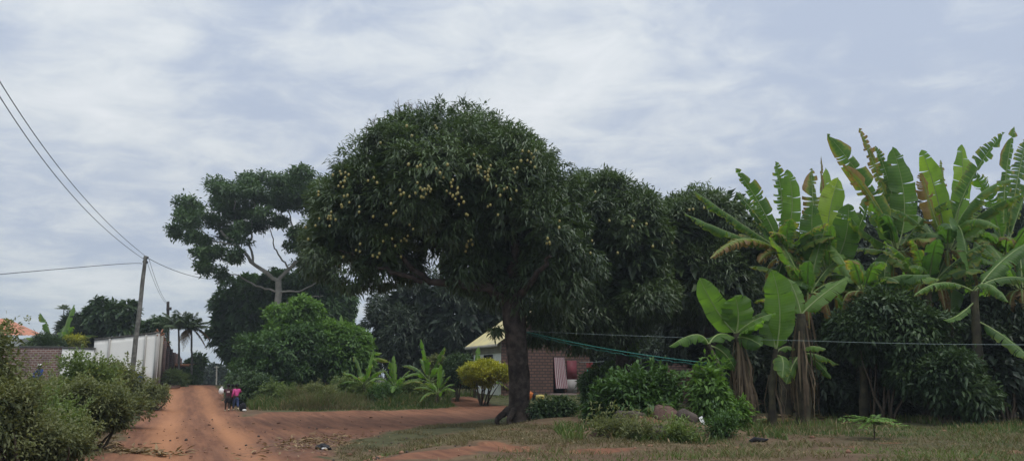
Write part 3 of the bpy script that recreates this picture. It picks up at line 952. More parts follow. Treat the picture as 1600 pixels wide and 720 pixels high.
# right side thicket
Y = 22.0
shrub('dome-shaped dark tree with drooping divided leaves below the banana crowns', 1385, Y,
      [pxE(1388, 492, Y, 58, 34, 1.2), pxE(1400, 525, Y, 75, 45, 1.4), pxE(1345, 518, Y, 40, 38, 1.0)], M['hedge'], 90, .30, 34, 8, .19, .075, .55, 600, name='drooping_tree', cat='tree')
shrub('large pale grey-green bush at the right, beside the bare ground', 1480, 21,
      [pxE(1470, 590, 21, 55, 40, 1.0), pxE(1500, 620, 21, 45, 35, .9), pxE(1430, 575, 21.5, 45, 35, .9)], M['hedge'], 70, .26, 30, 7, .2, .07, .3, 400)
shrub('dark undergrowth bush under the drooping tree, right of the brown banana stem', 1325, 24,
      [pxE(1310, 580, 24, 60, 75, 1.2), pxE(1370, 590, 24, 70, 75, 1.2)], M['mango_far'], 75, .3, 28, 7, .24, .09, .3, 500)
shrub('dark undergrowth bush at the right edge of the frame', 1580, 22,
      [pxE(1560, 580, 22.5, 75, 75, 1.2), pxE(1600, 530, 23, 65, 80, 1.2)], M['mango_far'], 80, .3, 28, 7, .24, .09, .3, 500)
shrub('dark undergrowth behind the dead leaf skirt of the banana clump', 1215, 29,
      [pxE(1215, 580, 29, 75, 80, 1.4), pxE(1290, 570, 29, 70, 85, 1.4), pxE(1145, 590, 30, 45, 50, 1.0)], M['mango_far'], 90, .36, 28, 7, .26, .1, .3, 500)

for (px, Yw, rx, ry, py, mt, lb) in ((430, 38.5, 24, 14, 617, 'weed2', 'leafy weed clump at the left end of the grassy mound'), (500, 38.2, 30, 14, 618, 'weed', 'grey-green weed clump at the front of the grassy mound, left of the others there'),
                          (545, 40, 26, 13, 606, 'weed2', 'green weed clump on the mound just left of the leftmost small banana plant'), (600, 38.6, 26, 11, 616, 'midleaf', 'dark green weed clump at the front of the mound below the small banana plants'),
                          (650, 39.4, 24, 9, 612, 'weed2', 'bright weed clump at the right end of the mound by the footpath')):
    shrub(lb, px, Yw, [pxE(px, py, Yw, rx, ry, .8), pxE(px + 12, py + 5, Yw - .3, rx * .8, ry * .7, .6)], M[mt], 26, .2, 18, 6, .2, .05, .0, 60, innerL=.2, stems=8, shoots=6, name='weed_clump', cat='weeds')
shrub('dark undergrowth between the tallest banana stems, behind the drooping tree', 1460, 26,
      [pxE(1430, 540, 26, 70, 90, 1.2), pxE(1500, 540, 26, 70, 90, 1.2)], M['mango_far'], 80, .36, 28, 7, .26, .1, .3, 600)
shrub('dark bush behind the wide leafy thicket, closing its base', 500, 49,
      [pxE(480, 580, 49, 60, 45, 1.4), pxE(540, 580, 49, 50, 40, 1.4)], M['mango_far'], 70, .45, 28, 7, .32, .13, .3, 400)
# weedy bushes along the left edge
shrub('tall weedy shrub cut by the left edge of the picture', 5, 12.5,
      [pxE(-24, 560, 12.5, 38, 62, .7), pxE(0, 640, 12.5, 46, 50, .7), pxE(-20, 670, 12.5, 65, 60, .8)], M['weed'], 90, .17, 22, 6, .085, .034, .1, 500, innerL=.14, loose=1.0, stems=16, shoots=52)
shrub('fresh green leafy weed with yellow flowers before the white wall', 130, 22,
      [pxE(120, 590, 22, 26, 26, .6), pxE(152, 598, 22, 28, 24, .6), pxE(108, 620, 22, 38, 22, .6)], M['weed2'], 44, .2, 20, 6, .13, .05, .1, 160, innerL=.2, loose=1.0, stems=14, shoots=32, flowers=[(145, 590), (144, 604), (112, 618), (152, 575), (120, 600)])
shrub('dense green bush at the foot of the leaning pole', 182, 25,
      [pxE(180, 592, 25, 32, 22, .7), pxE(200, 605, 25, 25, 18, .6), pxE(170, 615, 24.5, 35, 22, .7), pxE(185, 642, 24.5, 40, 22, .8)], M['weed'], 60, .22, 26, 6, .13, .055, .1, 300, innerL=.2, loose=1.0, stems=14, shoots=24)
shrub('dark weedy bush in the middle of the left verge', 135, 17.5,
      [pxE(130, 640, 17.5, 48, 35, .7), pxE(170, 650, 17.5, 32, 28, .6), pxE(90, 645, 17.5, 40, 30, .6)], M['weed'], 90, .17, 26, 6, .10, .04, .1, 420, innerL=.17, loose=1.0, stems=16, shoots=52)
shrub('weedy bush in front of the left brick wall', 60, 16.5,
      [pxE(55, 652, 16.5, 38, 24, .6), pxE(35, 668, 16.5, 40, 30, .6), pxE(80, 672, 16, 42, 26, .6)], M['weed2'], 80, .17, 24, 6, .095, .038, .1, 380, innerL=.16, loose=1.0, stems=16, shoots=44, flowers=[(36, 676), (12, 567)])
shrub('low weedy bush at the bottom left corner', 60, 13.5,
      [pxE(45, 690, 13.5, 55, 30, .6), pxE(100, 700, 13.8, 40, 22, .5)], M['weed'], 70, .14, 22, 6, .08, .032, .1, 300, innerL=.13, loose=1.0, stems=12, shoots=44)
shrub('low green weed patch beside the road below the white wall end', 232, 36,
      [pxE(222, 616, 36, 30, 14, .8), pxE(250, 616, 36.5, 14, 8, .6), pxE(225, 628, 36, 30, 9, .8)], M['weed'], 36, .2, 24, 6, .15, .05, .0, 120, innerL=.2, loose=1.0, stems=8, shoots=16)


# ------------------------------------------------------------------ banana plants
def leaf_geom(B, C, T, W, hint, tear=.3, dry=0., tint=.4, fold=.3, pet=.16, droop=.5, n=20, rib=.022):
    mb = MB()
    B, C, T = [np.asarray(q, float) for q in (B, C, T)]
    hint = np.asarray(hint, float)

    def at(t):
        t = np.asarray(t, float)[..., None]
        return (1 - t) ** 2 * B + 2 * t * (1 - t) * C + t * t * T

    def tg(t):
        t = np.asarray(t, float)[..., None]
        return nrm(2 * (1 - t) * (C - B) + 2 * t * (T - C))

    def wid(s):
        return .5 * W * np.minimum(1, (np.maximum(s, .001) / .13) ** .7) * (1 - .22 * np.abs(s - .4)) * np.minimum(1, (np.maximum(1 - s, .001) / .27) ** .55)

    tear = 0.10 if tear == 0 else min(1, tear * 1.35 + .12); dry = dry + (.10 if tear > .3 else 0)
    wf = RNG.uniform(14, 30); wp = RNG.uniform(0, 6)
    W = W * .9
    tt = np.linspace(0, 1, 14)
    mb.tube(at(tt), np.linspace(rib * 1.25, rib * .2, 14), 5, mi=1, tint=tint)
    for side in (-1, 1):
        s = 0.0
        ts = min(1, tear * RNG.uniform(.4, 1.5))
        sgroup = []
        while s < 1:
            g = RNG.uniform(.018, .06) if RNG.random() < ts * 1.1 else RNG.uniform(.10, .35)
            if tear < .05: g = 1.0
            sgroup.append((s, min(1, s + g))); s += g
        for (s0, s1) in sgroup:
            k = max(2, int((s1 - s0) * n) + 1)
            ss = np.linspace(s0, s1, k + 1)
            extra = RNG.normal() * .35 * tear + tear * .35 * RNG.random()
            gap = 0 if tear < .05 else RNG.uniform(.05, .45) * min(1, tear * 1.5)
            short = 1 - tear * RNG.random() * .16
            rows = []; drys = []; acr = []; al = []
            cm = (s0 + s1) / 2
            J = 5
            for j in range(J):
                f = j / (J - 1)
                sj = cm + (ss - cm) * (1 - gap * f)
                t = pet + (1 - pet) * np.clip(sj - .05 * f * (1 - sj) * tear, 0, 1)
                tt_ = np.clip(pet + (1 - pet) * ss, 0, 1)
                Mp = at(t); Tg = tg(tt_)
                Nn = hint - Tg * (Tg @ hint)[:, None]; Nn = nrm(Nn)
                Sd = np.cross(Tg, Nn) * side
                ang = fold - (fold + droop) * f - extra * f * 1.4
                w = wid(ss) * f * short
                wav = (.045 + .05 * max(0, .3 - tear)) * W * np.sin(ss * wf + side + wp) * f + .02 * W * np.sin(ss * 53 + wp) * f
                rows.append(Mp + Sd * (w * math.cos(ang))[:, None] + Nn * (w * math.sin(ang) * .8 + wav)[:, None] + Tg * (w * (.12 + .30 * tear) * f)[:, None])
                drys.append(np.clip(dry * (.35 + 1.0 * f ** 1.5) * (.6 + .8 * ss) + (tear * .38 * f ** 3 if f > .7 else 0), 0, 1.2))
                al.append(ss); acr.append(np.full(k + 1, f))
            V = np.stack(rows, 0).reshape(-1, 3)
            i, j = np.meshgrid(np.arange(J - 1), np.arange(k), indexing='ij')
            q = k + 1
            Fq = np.stack([i * q + j, i * q + j + 1, (i + 1) * q + j + 1, (i + 1) * q + j], -1).reshape(-1, 4)
            mb.add(V, Fq, 0, tint=np.clip(tint + RNG.normal() * .06, 0, 1), dry=np.concatenate(drys), along=np.concatenate(al), across=np.concatenate(acr))
    return mb


def add_leaf(parent, *a, local=False, name='leaf', **k):
    return mk(name, leaf_geom(*a, **k), [M['banana'], M['rib']], parent, smooth=True, local=local)


def pseudostem(parent, pts, r0, r1, local=False, skirt=0):
    mb = MB()
    pts = np.asarray(pts, float)
    t = np.linspace(0, 1, len(pts)); tt = np.linspace(0, 1, 12)
    path = np.stack([np.interp(tt, t, pts[:, i]) for i in range(3)], 1)
    mb.tube(path, np.linspace(r0, r1, 12) * (1 + .08 * RNG.normal(size=12)), 10, wob=.15)
    o = mk('pseudostem', mb, M['pstem'], parent, smooth=True, local=local)
    if skirt:
        d = MB()
        for k in range(skirt):
            a = RNG.uniform(0, 2 * np.pi); h = RNG.uniform(.45, 1.0)
            i = int(h * 11); p = path[i] + np.array([math.cos(a), math.sin(a), 0]) * r0 * .8
            ln = RNG.uniform(.4, .95) * (p[2] - path[0][2])
            q = p + np.array([math.cos(a) * .12, math.sin(a) * .12, 0]) + [RNG.normal() * .06, RNG.normal() * .06, -ln]
            m_ = (p + q) / 2 + np.array([math.cos(a), math.sin(a), 0]) * RNG.uniform(.03, .14)
            w = RNG.uniform(.012, .045)
            sd = np.array([-math.sin(a), math.cos(a), 0]) * w
            d.add([p - sd * .5, p + sd * .5, m_ - sd, m_ + sd, q - sd * .4, q + sd * .4], [(0, 1, 3, 2), (2, 3, 5, 4)], tint=RNG.random() * .9)
        mk('dead_leaf_skirt', d, M['deadskirt'], parent, local=local)


UP = (0, -.25, 1); CAM = (0, -1, .25); CL = (-.75, -.7, .3); CR = (.75, -.7, .3)


def px_plant(label, bpx, Y, stem, leaves, r0=.16, r1=.10, skirt=0, group=None, sc=1.0, extra=0, el=2.2):
    """banana plant whose leaves are laid out from the photo; Y is the stand's distance"""
    b = G(bpx, Y)
    t = thing('banana_plant', b, label, 'banana plant', group)
    pts = [b - [0, 0, .1]] + [S(x, y, Y) for x, y in stem]
    pseudostem(t, pts, r0, r1, skirt=skirt)
    for lf in leaves:
        (bx, by), (cx, cy), (tx, ty), wpx, hint, kw = lf
        dz = kw.pop('dy', (0, 0, 0))
        k = Y / F
        add_leaf(t, S(bx, by, Y + dz[0]), S(cx, cy, Y + dz[1]), S(tx, ty, Y + dz[2]), wpx * k, hint, **kw)
    top = pts[-1]
    for q in range(extra):
        a = RNG.uniform(0, 2 * np.pi); e = RNG.uniform(.2, 1.2); l = el * RNG.uniform(.7, 1.15)
        dr = np.array([math.cos(a) * math.cos(e), math.sin(a) * math.cos(e), math.sin(e)])
        C = top + dr * l * .55 + [0, 0, .15]; T = top + dr * l + [0, 0, -l * RNG.uniform(.1, .6) * math.cos(e)]
        add_leaf(t, top - [0, 0, .2], C, T, .66 * RNG.uniform(.8, 1.15), (dr[0] * -.5, -.3, 1), tear=RNG.uniform(.05, .45), dry=max(0, RNG.normal() * .15), tint=RNG.uniform(.0, .5))
    for q in range(int(extra * .8)):
        a = RNG.uniform(0, 2 * np.pi); l = el * RNG.uniform(.5, .8)
        dr = np.array([math.cos(a), math.sin(a), 0])
        add_leaf(t, top - [0, 0, .1], top + dr * l * .45 + [0, 0, .12], top + dr * l * .42 + [0, 0, -l * RNG.uniform(.5, 1.0)], .4, (dr[0], dr[1] - .3, .3), tear=1, dry=RNG.uniform(.7, 1.2), tint=.3, droop=1.0, name='dead_leaf')
    return t


D = lambda **k: k
# near left clump
px_plant('short banana plant with two broad upright bright leaves and a leaning stem', 1172, 20.5, [(1168, 600), (1152, 520)], [
    ((1150, 522), (1118, 490), (1093, 434), 46, CL, D(tear=0, tint=.55, fold=.25, droop=.1, pet=.06)),
    ((1150, 522), (1158, 490), (1148, 462), 58, CAM, D(tear=0, tint=.42, fold=.2, droop=.2, pet=.06, dy=(0, -.1, -.3))),
    ((1150, 522), (1178, 495), (1212, 489), 38, UP, D(tear=.05, tint=.5, fold=.2, droop=.5, pet=.06, dy=(0, -.2, -.5))),
    ((1150, 528), (1165, 522), (1190, 540), 40, CAM, D(tear=.05, tint=.22, fold=.1, droop=.6, pet=.06, dy=(0, -.4, -.7))),
    ((1152, 525), (1175, 510), (1192, 500), 26, UP, D(tear=.05, tint=.65, fold=.2, droop=.6, pet=.06, dy=(0, -.6, -.9)))], .17, .1, skirt=90)
px_plant('young leaning banana sucker whose long leaf droops to the left over the green cord', 1137, 20.0, [(1125, 575), (1107, 537)], [
    ((1107, 540), (1098, 505), (1046, 541), 44, UP, D(tear=.05, tint=.42, fold=.1, droop=.7, pet=.04)),
    ((1107, 540), (1120, 510), (1148, 528), 38, UP, D(tear=.05, tint=.3, fold=.1, droop=.6, pet=.08, dy=(0, .2, .3))),
    ((1109, 540), (1135, 545), (1150, 580), 30, CAM, D(tear=.1, tint=.1, fold=.1, droop=.4, dy=(0, .2, .4)))], .075, .04)
px_plant('banana plant with one very broad bright upright leaf left of the brown stem', 1207, 20.3, [(1206, 600), (1212, 545)], [
    ((1212, 550), (1228, 480), (1206, 422), 56, CL, D(tear=0, tint=.6, fold=.3, droop=.05, pet=.08)),
    ((1213, 550), (1205, 520), (1212, 470), 50, CAM, D(tear=.05, tint=.3, fold=.2, droop=.2, pet=.1, dy=(0, .2, .3))),
    ((1212, 552), (1225, 535), (1243, 545), 22, UP, D(tear=.1, tint=.35, fold=.1, droop=.7, dy=(0, .2, .3))),
    ((1214, 556), (1228, 552), (1222, 590), 34, CAM, D(tear=.2, tint=.3, fold=.1, droop=.4, dy=(0, -.4, -.7)))], .13, .06, skirt=8)
px_plant('banana plant with a thick brown stem and one bright leaf reaching up right', 1256, 20.6, [(1254, 590), (1250, 540), (1252, 490)], [
    ((1252, 492), (1280, 460), (1326, 433), 36, (-.3, -.7, .7), D(tear=.12, tint=.55, fold=.25, droop=.35, pet=.1)),
    ((1252, 500), (1250, 470), (1232, 435), 30, CAM, D(tear=.1, tint=.45, fold=.25, droop=.2, pet=.1, dy=(0, .1, .3))),
    ((1250, 550), (1265, 535), (1290, 545), 26, UP, D(tear=.15, tint=.5, fold=.1, droop=.6, dy=(0, -.2, -.5))),
    ((1250, 555), (1270, 545), (1310, 570), 30, UP, D(tear=.3, tint=.12, fold=.1, droop=.6, dy=(0, .2, .5))),
    ((1250, 555), (1240, 560), (1228, 600), 30, CAM, D(tear=.3, tint=.2, fold=.1, droop=.5, dy=(0, -.2, -.3))),
    ((1250, 550), (1280, 560), (1298, 592), 20, CAM, D(tear=.3, tint=.1, fold=.1, droop=.5, dy=(0, .2, .3)))], .2, .10, skirt=44)

# tall grove
px_plant('tall banana plant at the left of the grove with long leaves swept out left', 1228, 25, [(1225, 560), (1224, 400)], [
    ((1222, 395), (1200, 330), (1150, 263), 40, CL, D(tear=.55, dry=.05, tint=.25, droop=.6)),
    ((1222, 395), (1185, 335), (1150, 300), 34, CL, D(tear=.7, dry=.1, tint=.15, droop=.8, dy=(0, .5, 1))),
    ((1222, 392), (1150, 370), (1070, 334), 34, (0, -.6, .8), D(tear=.3, tint=.25, droop=.8, dy=(0, -1.0, -1.8))),
    ((1222, 392), (1150, 345), (1085, 298), 32, (0, -.6, .8), D(tear=.4, tint=.2, droop=.8, dy=(0, -.6, -1.0))),
    ((1222, 398), (1165, 345), (1110, 404), 34, (0, -.5, .9), D(tear=.5, dry=.62, tint=.5, droop=.9, dy=(0, -1.2, -2.2))),
    ((1224, 390), (1226, 310), (1212, 252), 30, CL, D(tear=.6, tint=.4, droop=.3)),
    ((1224, 390), (1248, 320), (1230, 265), 34, CAM, D(tear=.05, tint=.62, droop=.1, fold=.4, dy=(0, -.2, -.4))),
    ((1226, 400), (1200, 385), (1185, 410), 30, CAM, D(tear=.8, dry=.8, tint=.3, droop=.9, dy=(0, -.6, -1))),
    ((1226, 400), (1215, 430), (1200, 470), 36, CAM, D(tear=.3, tint=.08, droop=.6, dy=(0, -.4, -.8))),
    ((1226, 400), (1250, 440), (1275, 480), 36, CAM, D(tear=.3, tint=.12, droop=.5, dy=(0, -.6, -1.2)))], .2, .13, extra=10)
px_plant('banana plant with a lone yellow-green upright leaf between the taller grove crowns', 1296, 24.5, [(1296, 560), (1295, 430)], [
    ((1293, 430), (1285, 350), (1310, 278), 44, CAM, D(tear=.05, tint=.85, droop=.05, fold=.35, pet=.3)),
    ((1293, 430), (1290, 330), (1290, 262), 26, CL, D(tear=.1, tint=.8, droop=.1, dy=(0, .8, 1.2))),
    ((1293, 430), (1268, 350), (1268, 263), 44, CAM, D(tear=.75, dry=.35, tint=.15, droop=.5, dy=(0, .4, .6))),
    ((1293, 430), (1262, 390), (1270, 320), 46, CAM, D(tear=.1, tint=.22, droop=.2, dy=(0, -.4, -.6))),
    ((1293, 430), (1330, 380), (1325, 318), 52, CAM, D(tear=.1, tint=.30, droop=.2, dy=(0, -.4, -.7))),
    ((1293, 430), (1345, 370), (1360, 300), 36, CR, D(tear=.3, tint=.2, droop=.4, dy=(0, .4, .8))),
    ((1293, 432), (1260, 430), (1235, 470), 34, UP, D(tear=.2, tint=.25, droop=.6, dy=(0, -.8, -1.4))),
    ((1293, 432), (1320, 425), (1340, 440), 36, UP, D(tear=.2, tint=.3, droop=.7, dy=(0, -1, -1.8))),
    ((1295, 435), (1330, 440), (1360, 500), 36, CAM, D(tear=.25, tint=.1, droop=.6, dy=(0, -.5, -1))),
    ((1293, 430), (1285, 330), (1283, 244), 16, CL, D(tear=1, dry=1.1, tint=.3, droop=.9, dy=(0, .6, .8)))], .2, .13, extra=10)
px_plant('tallest banana plant with a long leaf arching up left and ragged brown edges', 1398, 25, [(1400, 560), (1402, 390)], [
    ((1402, 390), (1365, 290), (1292, 209), 42, (-.6, -.7, .5), D(tear=.45, dry=.12, tint=.22, droop=.5)),
    ((1402, 390), (1370, 310), (1318, 256), 30, (-.5, -.8, .4), D(tear=.7, dry=.75, tint=.4, droop=.9, dy=(0, -.6, -1))),
    ((1402, 390), (1388, 300), (1342, 200), 34, CL, D(tear=1, dry=.62, tint=.2, droop=.8, dy=(0, .4, .7))),
    ((1402, 390), (1405, 310), (1368, 228), 34, CL, D(tear=.6, dry=.1, tint=.15, droop=.6, dy=(0, .2, .2))),
    ((1402, 390), (1428, 320), (1394, 230), 50, CAM, D(tear=.12, tint=.32, droop=.1, fold=.35)),
    ((1402, 390), (1350, 370), (1330, 340), 36, (-.4, -.7, .6), D(tear=.4, tint=.25, droop=.6, dy=(0, -1, -1.6))),
    ((1402, 392), (1430, 360), (1455, 380), 36, UP, D(tear=.6, dry=.45, tint=.5, droop=.9, dy=(0, -1, -2))),
    ((1402, 395), (1415, 380), (1428, 440), 36, CAM, D(tear=.9, dry=1.0, tint=.3, droop=.9, dy=(0, -.6, -.9))),
    ((1402, 395), (1375, 400), (1385, 455), 36, CAM, D(tear=.2, tint=.2, droop=.5, dy=(0, -.8, -1.2))),
    ((1402, 395), (1425, 400), (1455, 430), 30, UP, D(tear=.2, tint=.3, droop=.7, dy=(0, -.8, -1.6)))], .22, .14, extra=10, el=2.6)
px_plant('tall banana plant with fresh upright leaves and long leaves fanning out right', 1482, 24, [(1482, 560), (1480, 390)], [
    ((1480, 390), (1470, 310), (1440, 234), 38, CL, D(tear=.06, tint=.8, droop=.1, fold=.4)),
    ((1480, 390), (1512, 310), (1502, 226), 36, CAM, D(tear=.06, tint=.75, droop=.1, fold=.45, dy=(0, .3, .5))),
    ((1480, 390), (1500, 280), (1570, 207), 40, CR, D(tear=.45, tint=.2, droop=.5, dy=(0, -.2, -.3))),
    ((1480, 390), (1515, 285), (1586, 280), 42, UP, D(tear=.5, tint=.3, droop=.8, dy=(0, -.8, -1.4))),
    ((1480, 390), (1530, 320), (1600, 303), 38, UP, D(tear=.5, tint=.3, droop=.8, dy=(0, -.4, -1.4))),
    ((1480, 390), (1475, 310), (1470, 250), 22, CAM, D(tear=1, dry=.4, tint=.4, droop=.8, dy=(0, .2, .3))),
    ((1480, 390), (1450, 320), (1440, 270), 40, CAM, D(tear=.9, dry=.95, tint=.2, droop=.8, dy=(0, -.3, -.5))),
    ((1480, 380), (1500, 300), (1516, 440), 46, CR, D(tear=.12, tint=.28, droop=.35, pet=.34, dy=(0, -1.2, -1.8))),
    ((1480, 385), (1510, 318), (1562, 357), 38, UP, D(tear=.4, tint=.35, droop=.9, dy=(0, -1.2, -2))),
    ((1480, 395), (1470, 420), (1452, 470), 52, CAM, D(tear=.1, tint=.08, droop=.3, dy=(0, -.4, -.7))),
    ((1480, 395), (1485, 430), (1488, 490), 56, CAM, D(tear=.1, tint=.05, droop=.3, dy=(0, -.2, -.4)))], .22, .14, extra=10, el=2.6)
px_plant('banana plant cut by the right edge with a ragged feathered leaf on top', 1575, 25, [(1575, 560), (1570, 400)], [
    ((1570, 400), (1562, 290), (1585, 198), 34, CAM, D(tear=1, dry=.1, tint=.3, droop=.6)),
    ((1570, 400), (1550, 300), (1520, 270), 36, CL, D(tear=.5, tint=.2, droop=.6, dy=(0, -.5, -1))),
    ((1570, 400), (1600, 290), (1640, 220), 36, CR, D(tear=.6, tint=.25, droop=.6)),
    ((1570, 400), (1540, 370), (1520, 425), 40, CAM, D(tear=.2, tint=.18, droop=.5, dy=(0, -1, -1.8))),
    ((1570, 400), (1600, 370), (1650, 400), 42, UP, D(tear=.2, tint=.25, droop=.6, dy=(0, -1, -2))),
    ((1570, 405), (1585, 290), (1605, 215), 36, CAM, D(tear=.6, tint=.15, droop=.5, dy=(0, .6, 1)))], .22, .14, extra=10, el=2.5)
px_plant('lower banana plant at right with pale leaves bowing both ways above the grey-green bush', 1530, 21, [(1528, 560), (1522, 455)], [
    ((1520, 455), (1470, 425), (1428, 462), 30, UP, D(tear=.5, tint=.4, droop=.9, dy=(0, -.3, -.6))),
    ((1520, 455), (1540, 425), (1576, 472), 34, UP, D(tear=.15, tint=.35, droop=.8, dy=(0, -.4, -.8))),
    ((1522, 455), (1560, 420), (1630, 440), 36, UP, D(tear=.2, tint=.2, droop=.7)),
    ((1522, 460), (1560, 400), (1620, 372), 44, UP, D(tear=.1, tint=.3, droop=.6, dy=(0, .3, .5))),
    ((1524, 470), (1495, 500), (1475, 500), 20, UP, D(tear=.1, tint=.4, droop=.5, dy=(0, -.3, -.5))),
    ((1524, 500), (1570, 520), (1620, 570), 36, (.3, -.7, .7), D(tear=.2, tint=.22, droop=.5, dy=(0, -.5, -1)))], .16, .1)


for (bx, Yb, tx, ty, lb) in ((1350, 22.8, 1348, 452, 'mid-height banana plant squeezed between the lone yellow leaf and the tallest plant'), (1452, 23.2, 1450, 440, 'mid-height banana plant with spreading leaves right of the tallest plant'),
                         (1262, 23.6, 1262, 455, 'mid-height banana plant behind the thick brown stem'), (1600, 22.5, 1598, 450, 'mid-height banana plant half outside the right edge')):
    px_plant(lb, bx, Yb, [(bx, 560), (tx, ty)], [], .15, .10, extra=13, el=2.0, skirt=12)


def banana_random(n, L, W, H, r, tilt=.2):
    t = bpy.data.objects.new('banana_plant', None); COL.objects.link(t); t.empty_display_size = .1
    pseudostem(t, [(0, 0, -.1), (.02, .02, H * .6), (.04, 0, H)], r, r * .6, local=True, skirt=5)
    for k in range(n):
        a = k * 2.4 + RNG.uniform(-.3, .3); e = 1.25 - 1.15 * (k / n) + RNG.uniform(-.15, .15); l = L * RNG.uniform(.8, 1.15)
        dr = np.array([math.cos(a) * math.cos(e), math.sin(a) * math.cos(e), math.sin(e)])
        top = np.array([.04, 0, H])
        C = top + dr * l * .55 + [0, 0, l * .08]; T = top + dr * l + [0, 0, -l * .45 * math.cos(e)]
        add_leaf(t, top - [0, 0, H * .15], C, T, W * RNG.uniform(.85, 1.15), (-dr[0] * .6, -dr[1] * .6 - .05, 1), local=True, tear=RNG.uniform(.05, .5), dry=max(0, RNG.normal() * .2), tint=RNG.uniform(.2, .7), rib=.016)
    return t


small = banana_random(11, 1.75, .42, .8, .09)
spots = [(567, 39.5, 1.0, .4, 'leftmost small banana plant in the grass before the bright bush'),
         (618, 39.0, .92, 2.0, 'second small banana plant from the left, in the grass clearing'),
         (672, 41.0, 1.22, 3.6, 'largest small banana plant, its leaves reaching up beside the olive shrub'),
         (683, 38.0, .8, 5.1, 'smallest banana plant, with browning leaves, beside the olive shrub'),
         (742, 43.5, 1.1, 1.2, 'half-hidden banana plant behind the clipped shrubs by the house'),
         (548, 47.0, 1.9, 2.7, 'taller banana plant standing up behind the bright bush')]
for i, (px, Yb, s, rz, lb) in enumerate(spots):
    o = small if i == 0 else copy_tree(small)
    o.location = [float(q) for q in G(px, Yb)]; o.rotation_euler = (0, 0, rz); o.scale = (s, s, s)
    tag(o, lb, 'banana plant', 'small banana plants in the middle distance')
grove = banana_random(10, 2.5, .6, 3.6, .2)
spots = [(1262, 28, 1.0, .3, 'shaded banana plant at the back between the left grove crowns'), (1340, 28.5, 1.05, 1.7, 'shaded banana plant at the back below the longest arching leaf'),
         (1440, 28, 1.1, 3.0, 'shaded banana plant at the back between the two tallest crowns'), (1525, 27.5, 1.08, 4.4, 'shaded banana plant at the back near the right edge')]
for i, (px, Yb, s, rz, lb) in enumerate(spots):
    o = grove if i == 0 else copy_tree(grove)
    o.location = [float(q) for q in G(px, Yb)]; o.rotation_euler = (0, 0, rz); o.scale = (s, s, s)
    tag(o, lb, 'banana plant', 'shaded banana plants at the back of the grove')


# ------------------------------------------------------------------ sapling on the right verge (flat tiers of leaflets)
def verge_sapling():
    Y = 16.2
    b = G(1366, Y)
    t = thing('sapling', b, 'little sapling with flat spreading bright leaves on the right verge', 'sapling')
    st = MB(); lf = MB(); dl = MB()
    top = S(1364, 655, Y)
    limb(st, [b - [0, 0, .05], (b + top) / 2 + [.02, 0, 0], top], .018, .01, 6, n=6, jit=.01)
    for k in range(26):
        a = k * 2.4; l = RNG.uniform(.28, .62)
        d = np.array([math.cos(a), math.sin(a) * .9, RNG.uniform(.0, .35)])
        s = top - [0, 0, RNG.uniform(0, .12)]
        pts = np.array([s + d * l * q + [0, 0, -.10 * q * q] for q in np.linspace(0, 1, 9)])
        st.tube(pts, np.linspace(.006, .002, 9), 4)
        tone = RNG.uniform(.4, .95)
        P = np.repeat(pts[1:], 2, 0)
        sd = np.cross(nrm(d), [0, 0, 1]); sg = np.tile([1, -1], 8)
        Dd = nrm(nrm(d) * .5 + sg[:, None] * sd + RNG.normal(size=(16, 3)) * .12)
        tgt = dl if k % 9 == 5 else lf
        diamonds(tgt, P, Dd, np.tile([0, -.2, 1.], (16, 1)), .13 * RNG.uniform(.8, 1.2, 16), .042, np.full(16, tone))
    mk('stem', st, M['stem'], t); mk('foliage', lf, M['bright'], t); mk('dead_leaf', dl, M['dry'], t)


verge_sapling()


# ------------------------------------------------------------------ palms and plants behind the left wall
def frond(mb, B, dr, L, lw, nleaf=26, sag=.5, tint=.5, ll=.45):
    dr = nrm(dr)
    tt = np.linspace(0, 1, nleaf)
    pts = np.array([B + dr * L * q + [0, 0, -sag * L * q ** 2.2] for q in tt])
    T = nrm(np.gradient(pts, axis=0))
    mb.tube(pts, np.linspace(.025, .006, nleaf), 4, tint=tint)
    sd = nrm(np.cross(T, [0, 0, 1.]))
    for sg in (-1, 1):
        k = np.arange(3, nleaf)
        le = ll * np.sin(np.pi * (k / nleaf) ** .7 * .92 + .15)
        Dd = nrm(T[k] * .7 + sg * sd[k] + [0, 0, -.35] + RNG.normal(size=(len(k), 3)) * .12)
        diamonds(mb, pts[k], Dd, np.tile([0, -.3, 1.], (len(k), 1)), le, lw, np.clip(tint + RNG.uniform(-.2, .2, len(k)), 0, 1), sag=.25, wide=.35)


def palm(label, px, Y, toppy, nf, L, stems=1, dead=4, r=.1):
    b = G(px, Y); t = thing('palm_tree', b, label, 'palm')
    st = MB(); lf = MB(); dd = MB()
    top = S(px, toppy, Y)
    limb(st, [b - [0, 0, .1], (b + top) / 2 + [.05, 0, 0], top], r, r * .7, 8, jit=.02)
    for k in range(nf):
        a = k * 2.39996; e = 1.35 - 1.1 * (k / nf) ** .8
        frond(lf, top, [math.cos(a) * math.cos(e), math.sin(a) * math.cos(e), math.sin(e)], L * RNG.uniform(.8, 1.15), .05 * L, tint=RNG.uniform(.3, .85), sag=.32, ll=L * .3)
    for k in range(dead):
        a = k * 2.1 + .3; e = RNG.uniform(-.6, .1)
        frond(dd, top, [math.cos(a) * math.cos(e), math.sin(a) * math.cos(e), math.sin(e)], L * .75, .05, tint=RNG.uniform(.2, .8), sag=.7, ll=L * .25)
    mk('trunk', st, M['polewood'], t, smooth=True); mk('crown', lf, M['palm'], t)
    if dead: mk('dead_frond', dd, M['palmdead'], t)


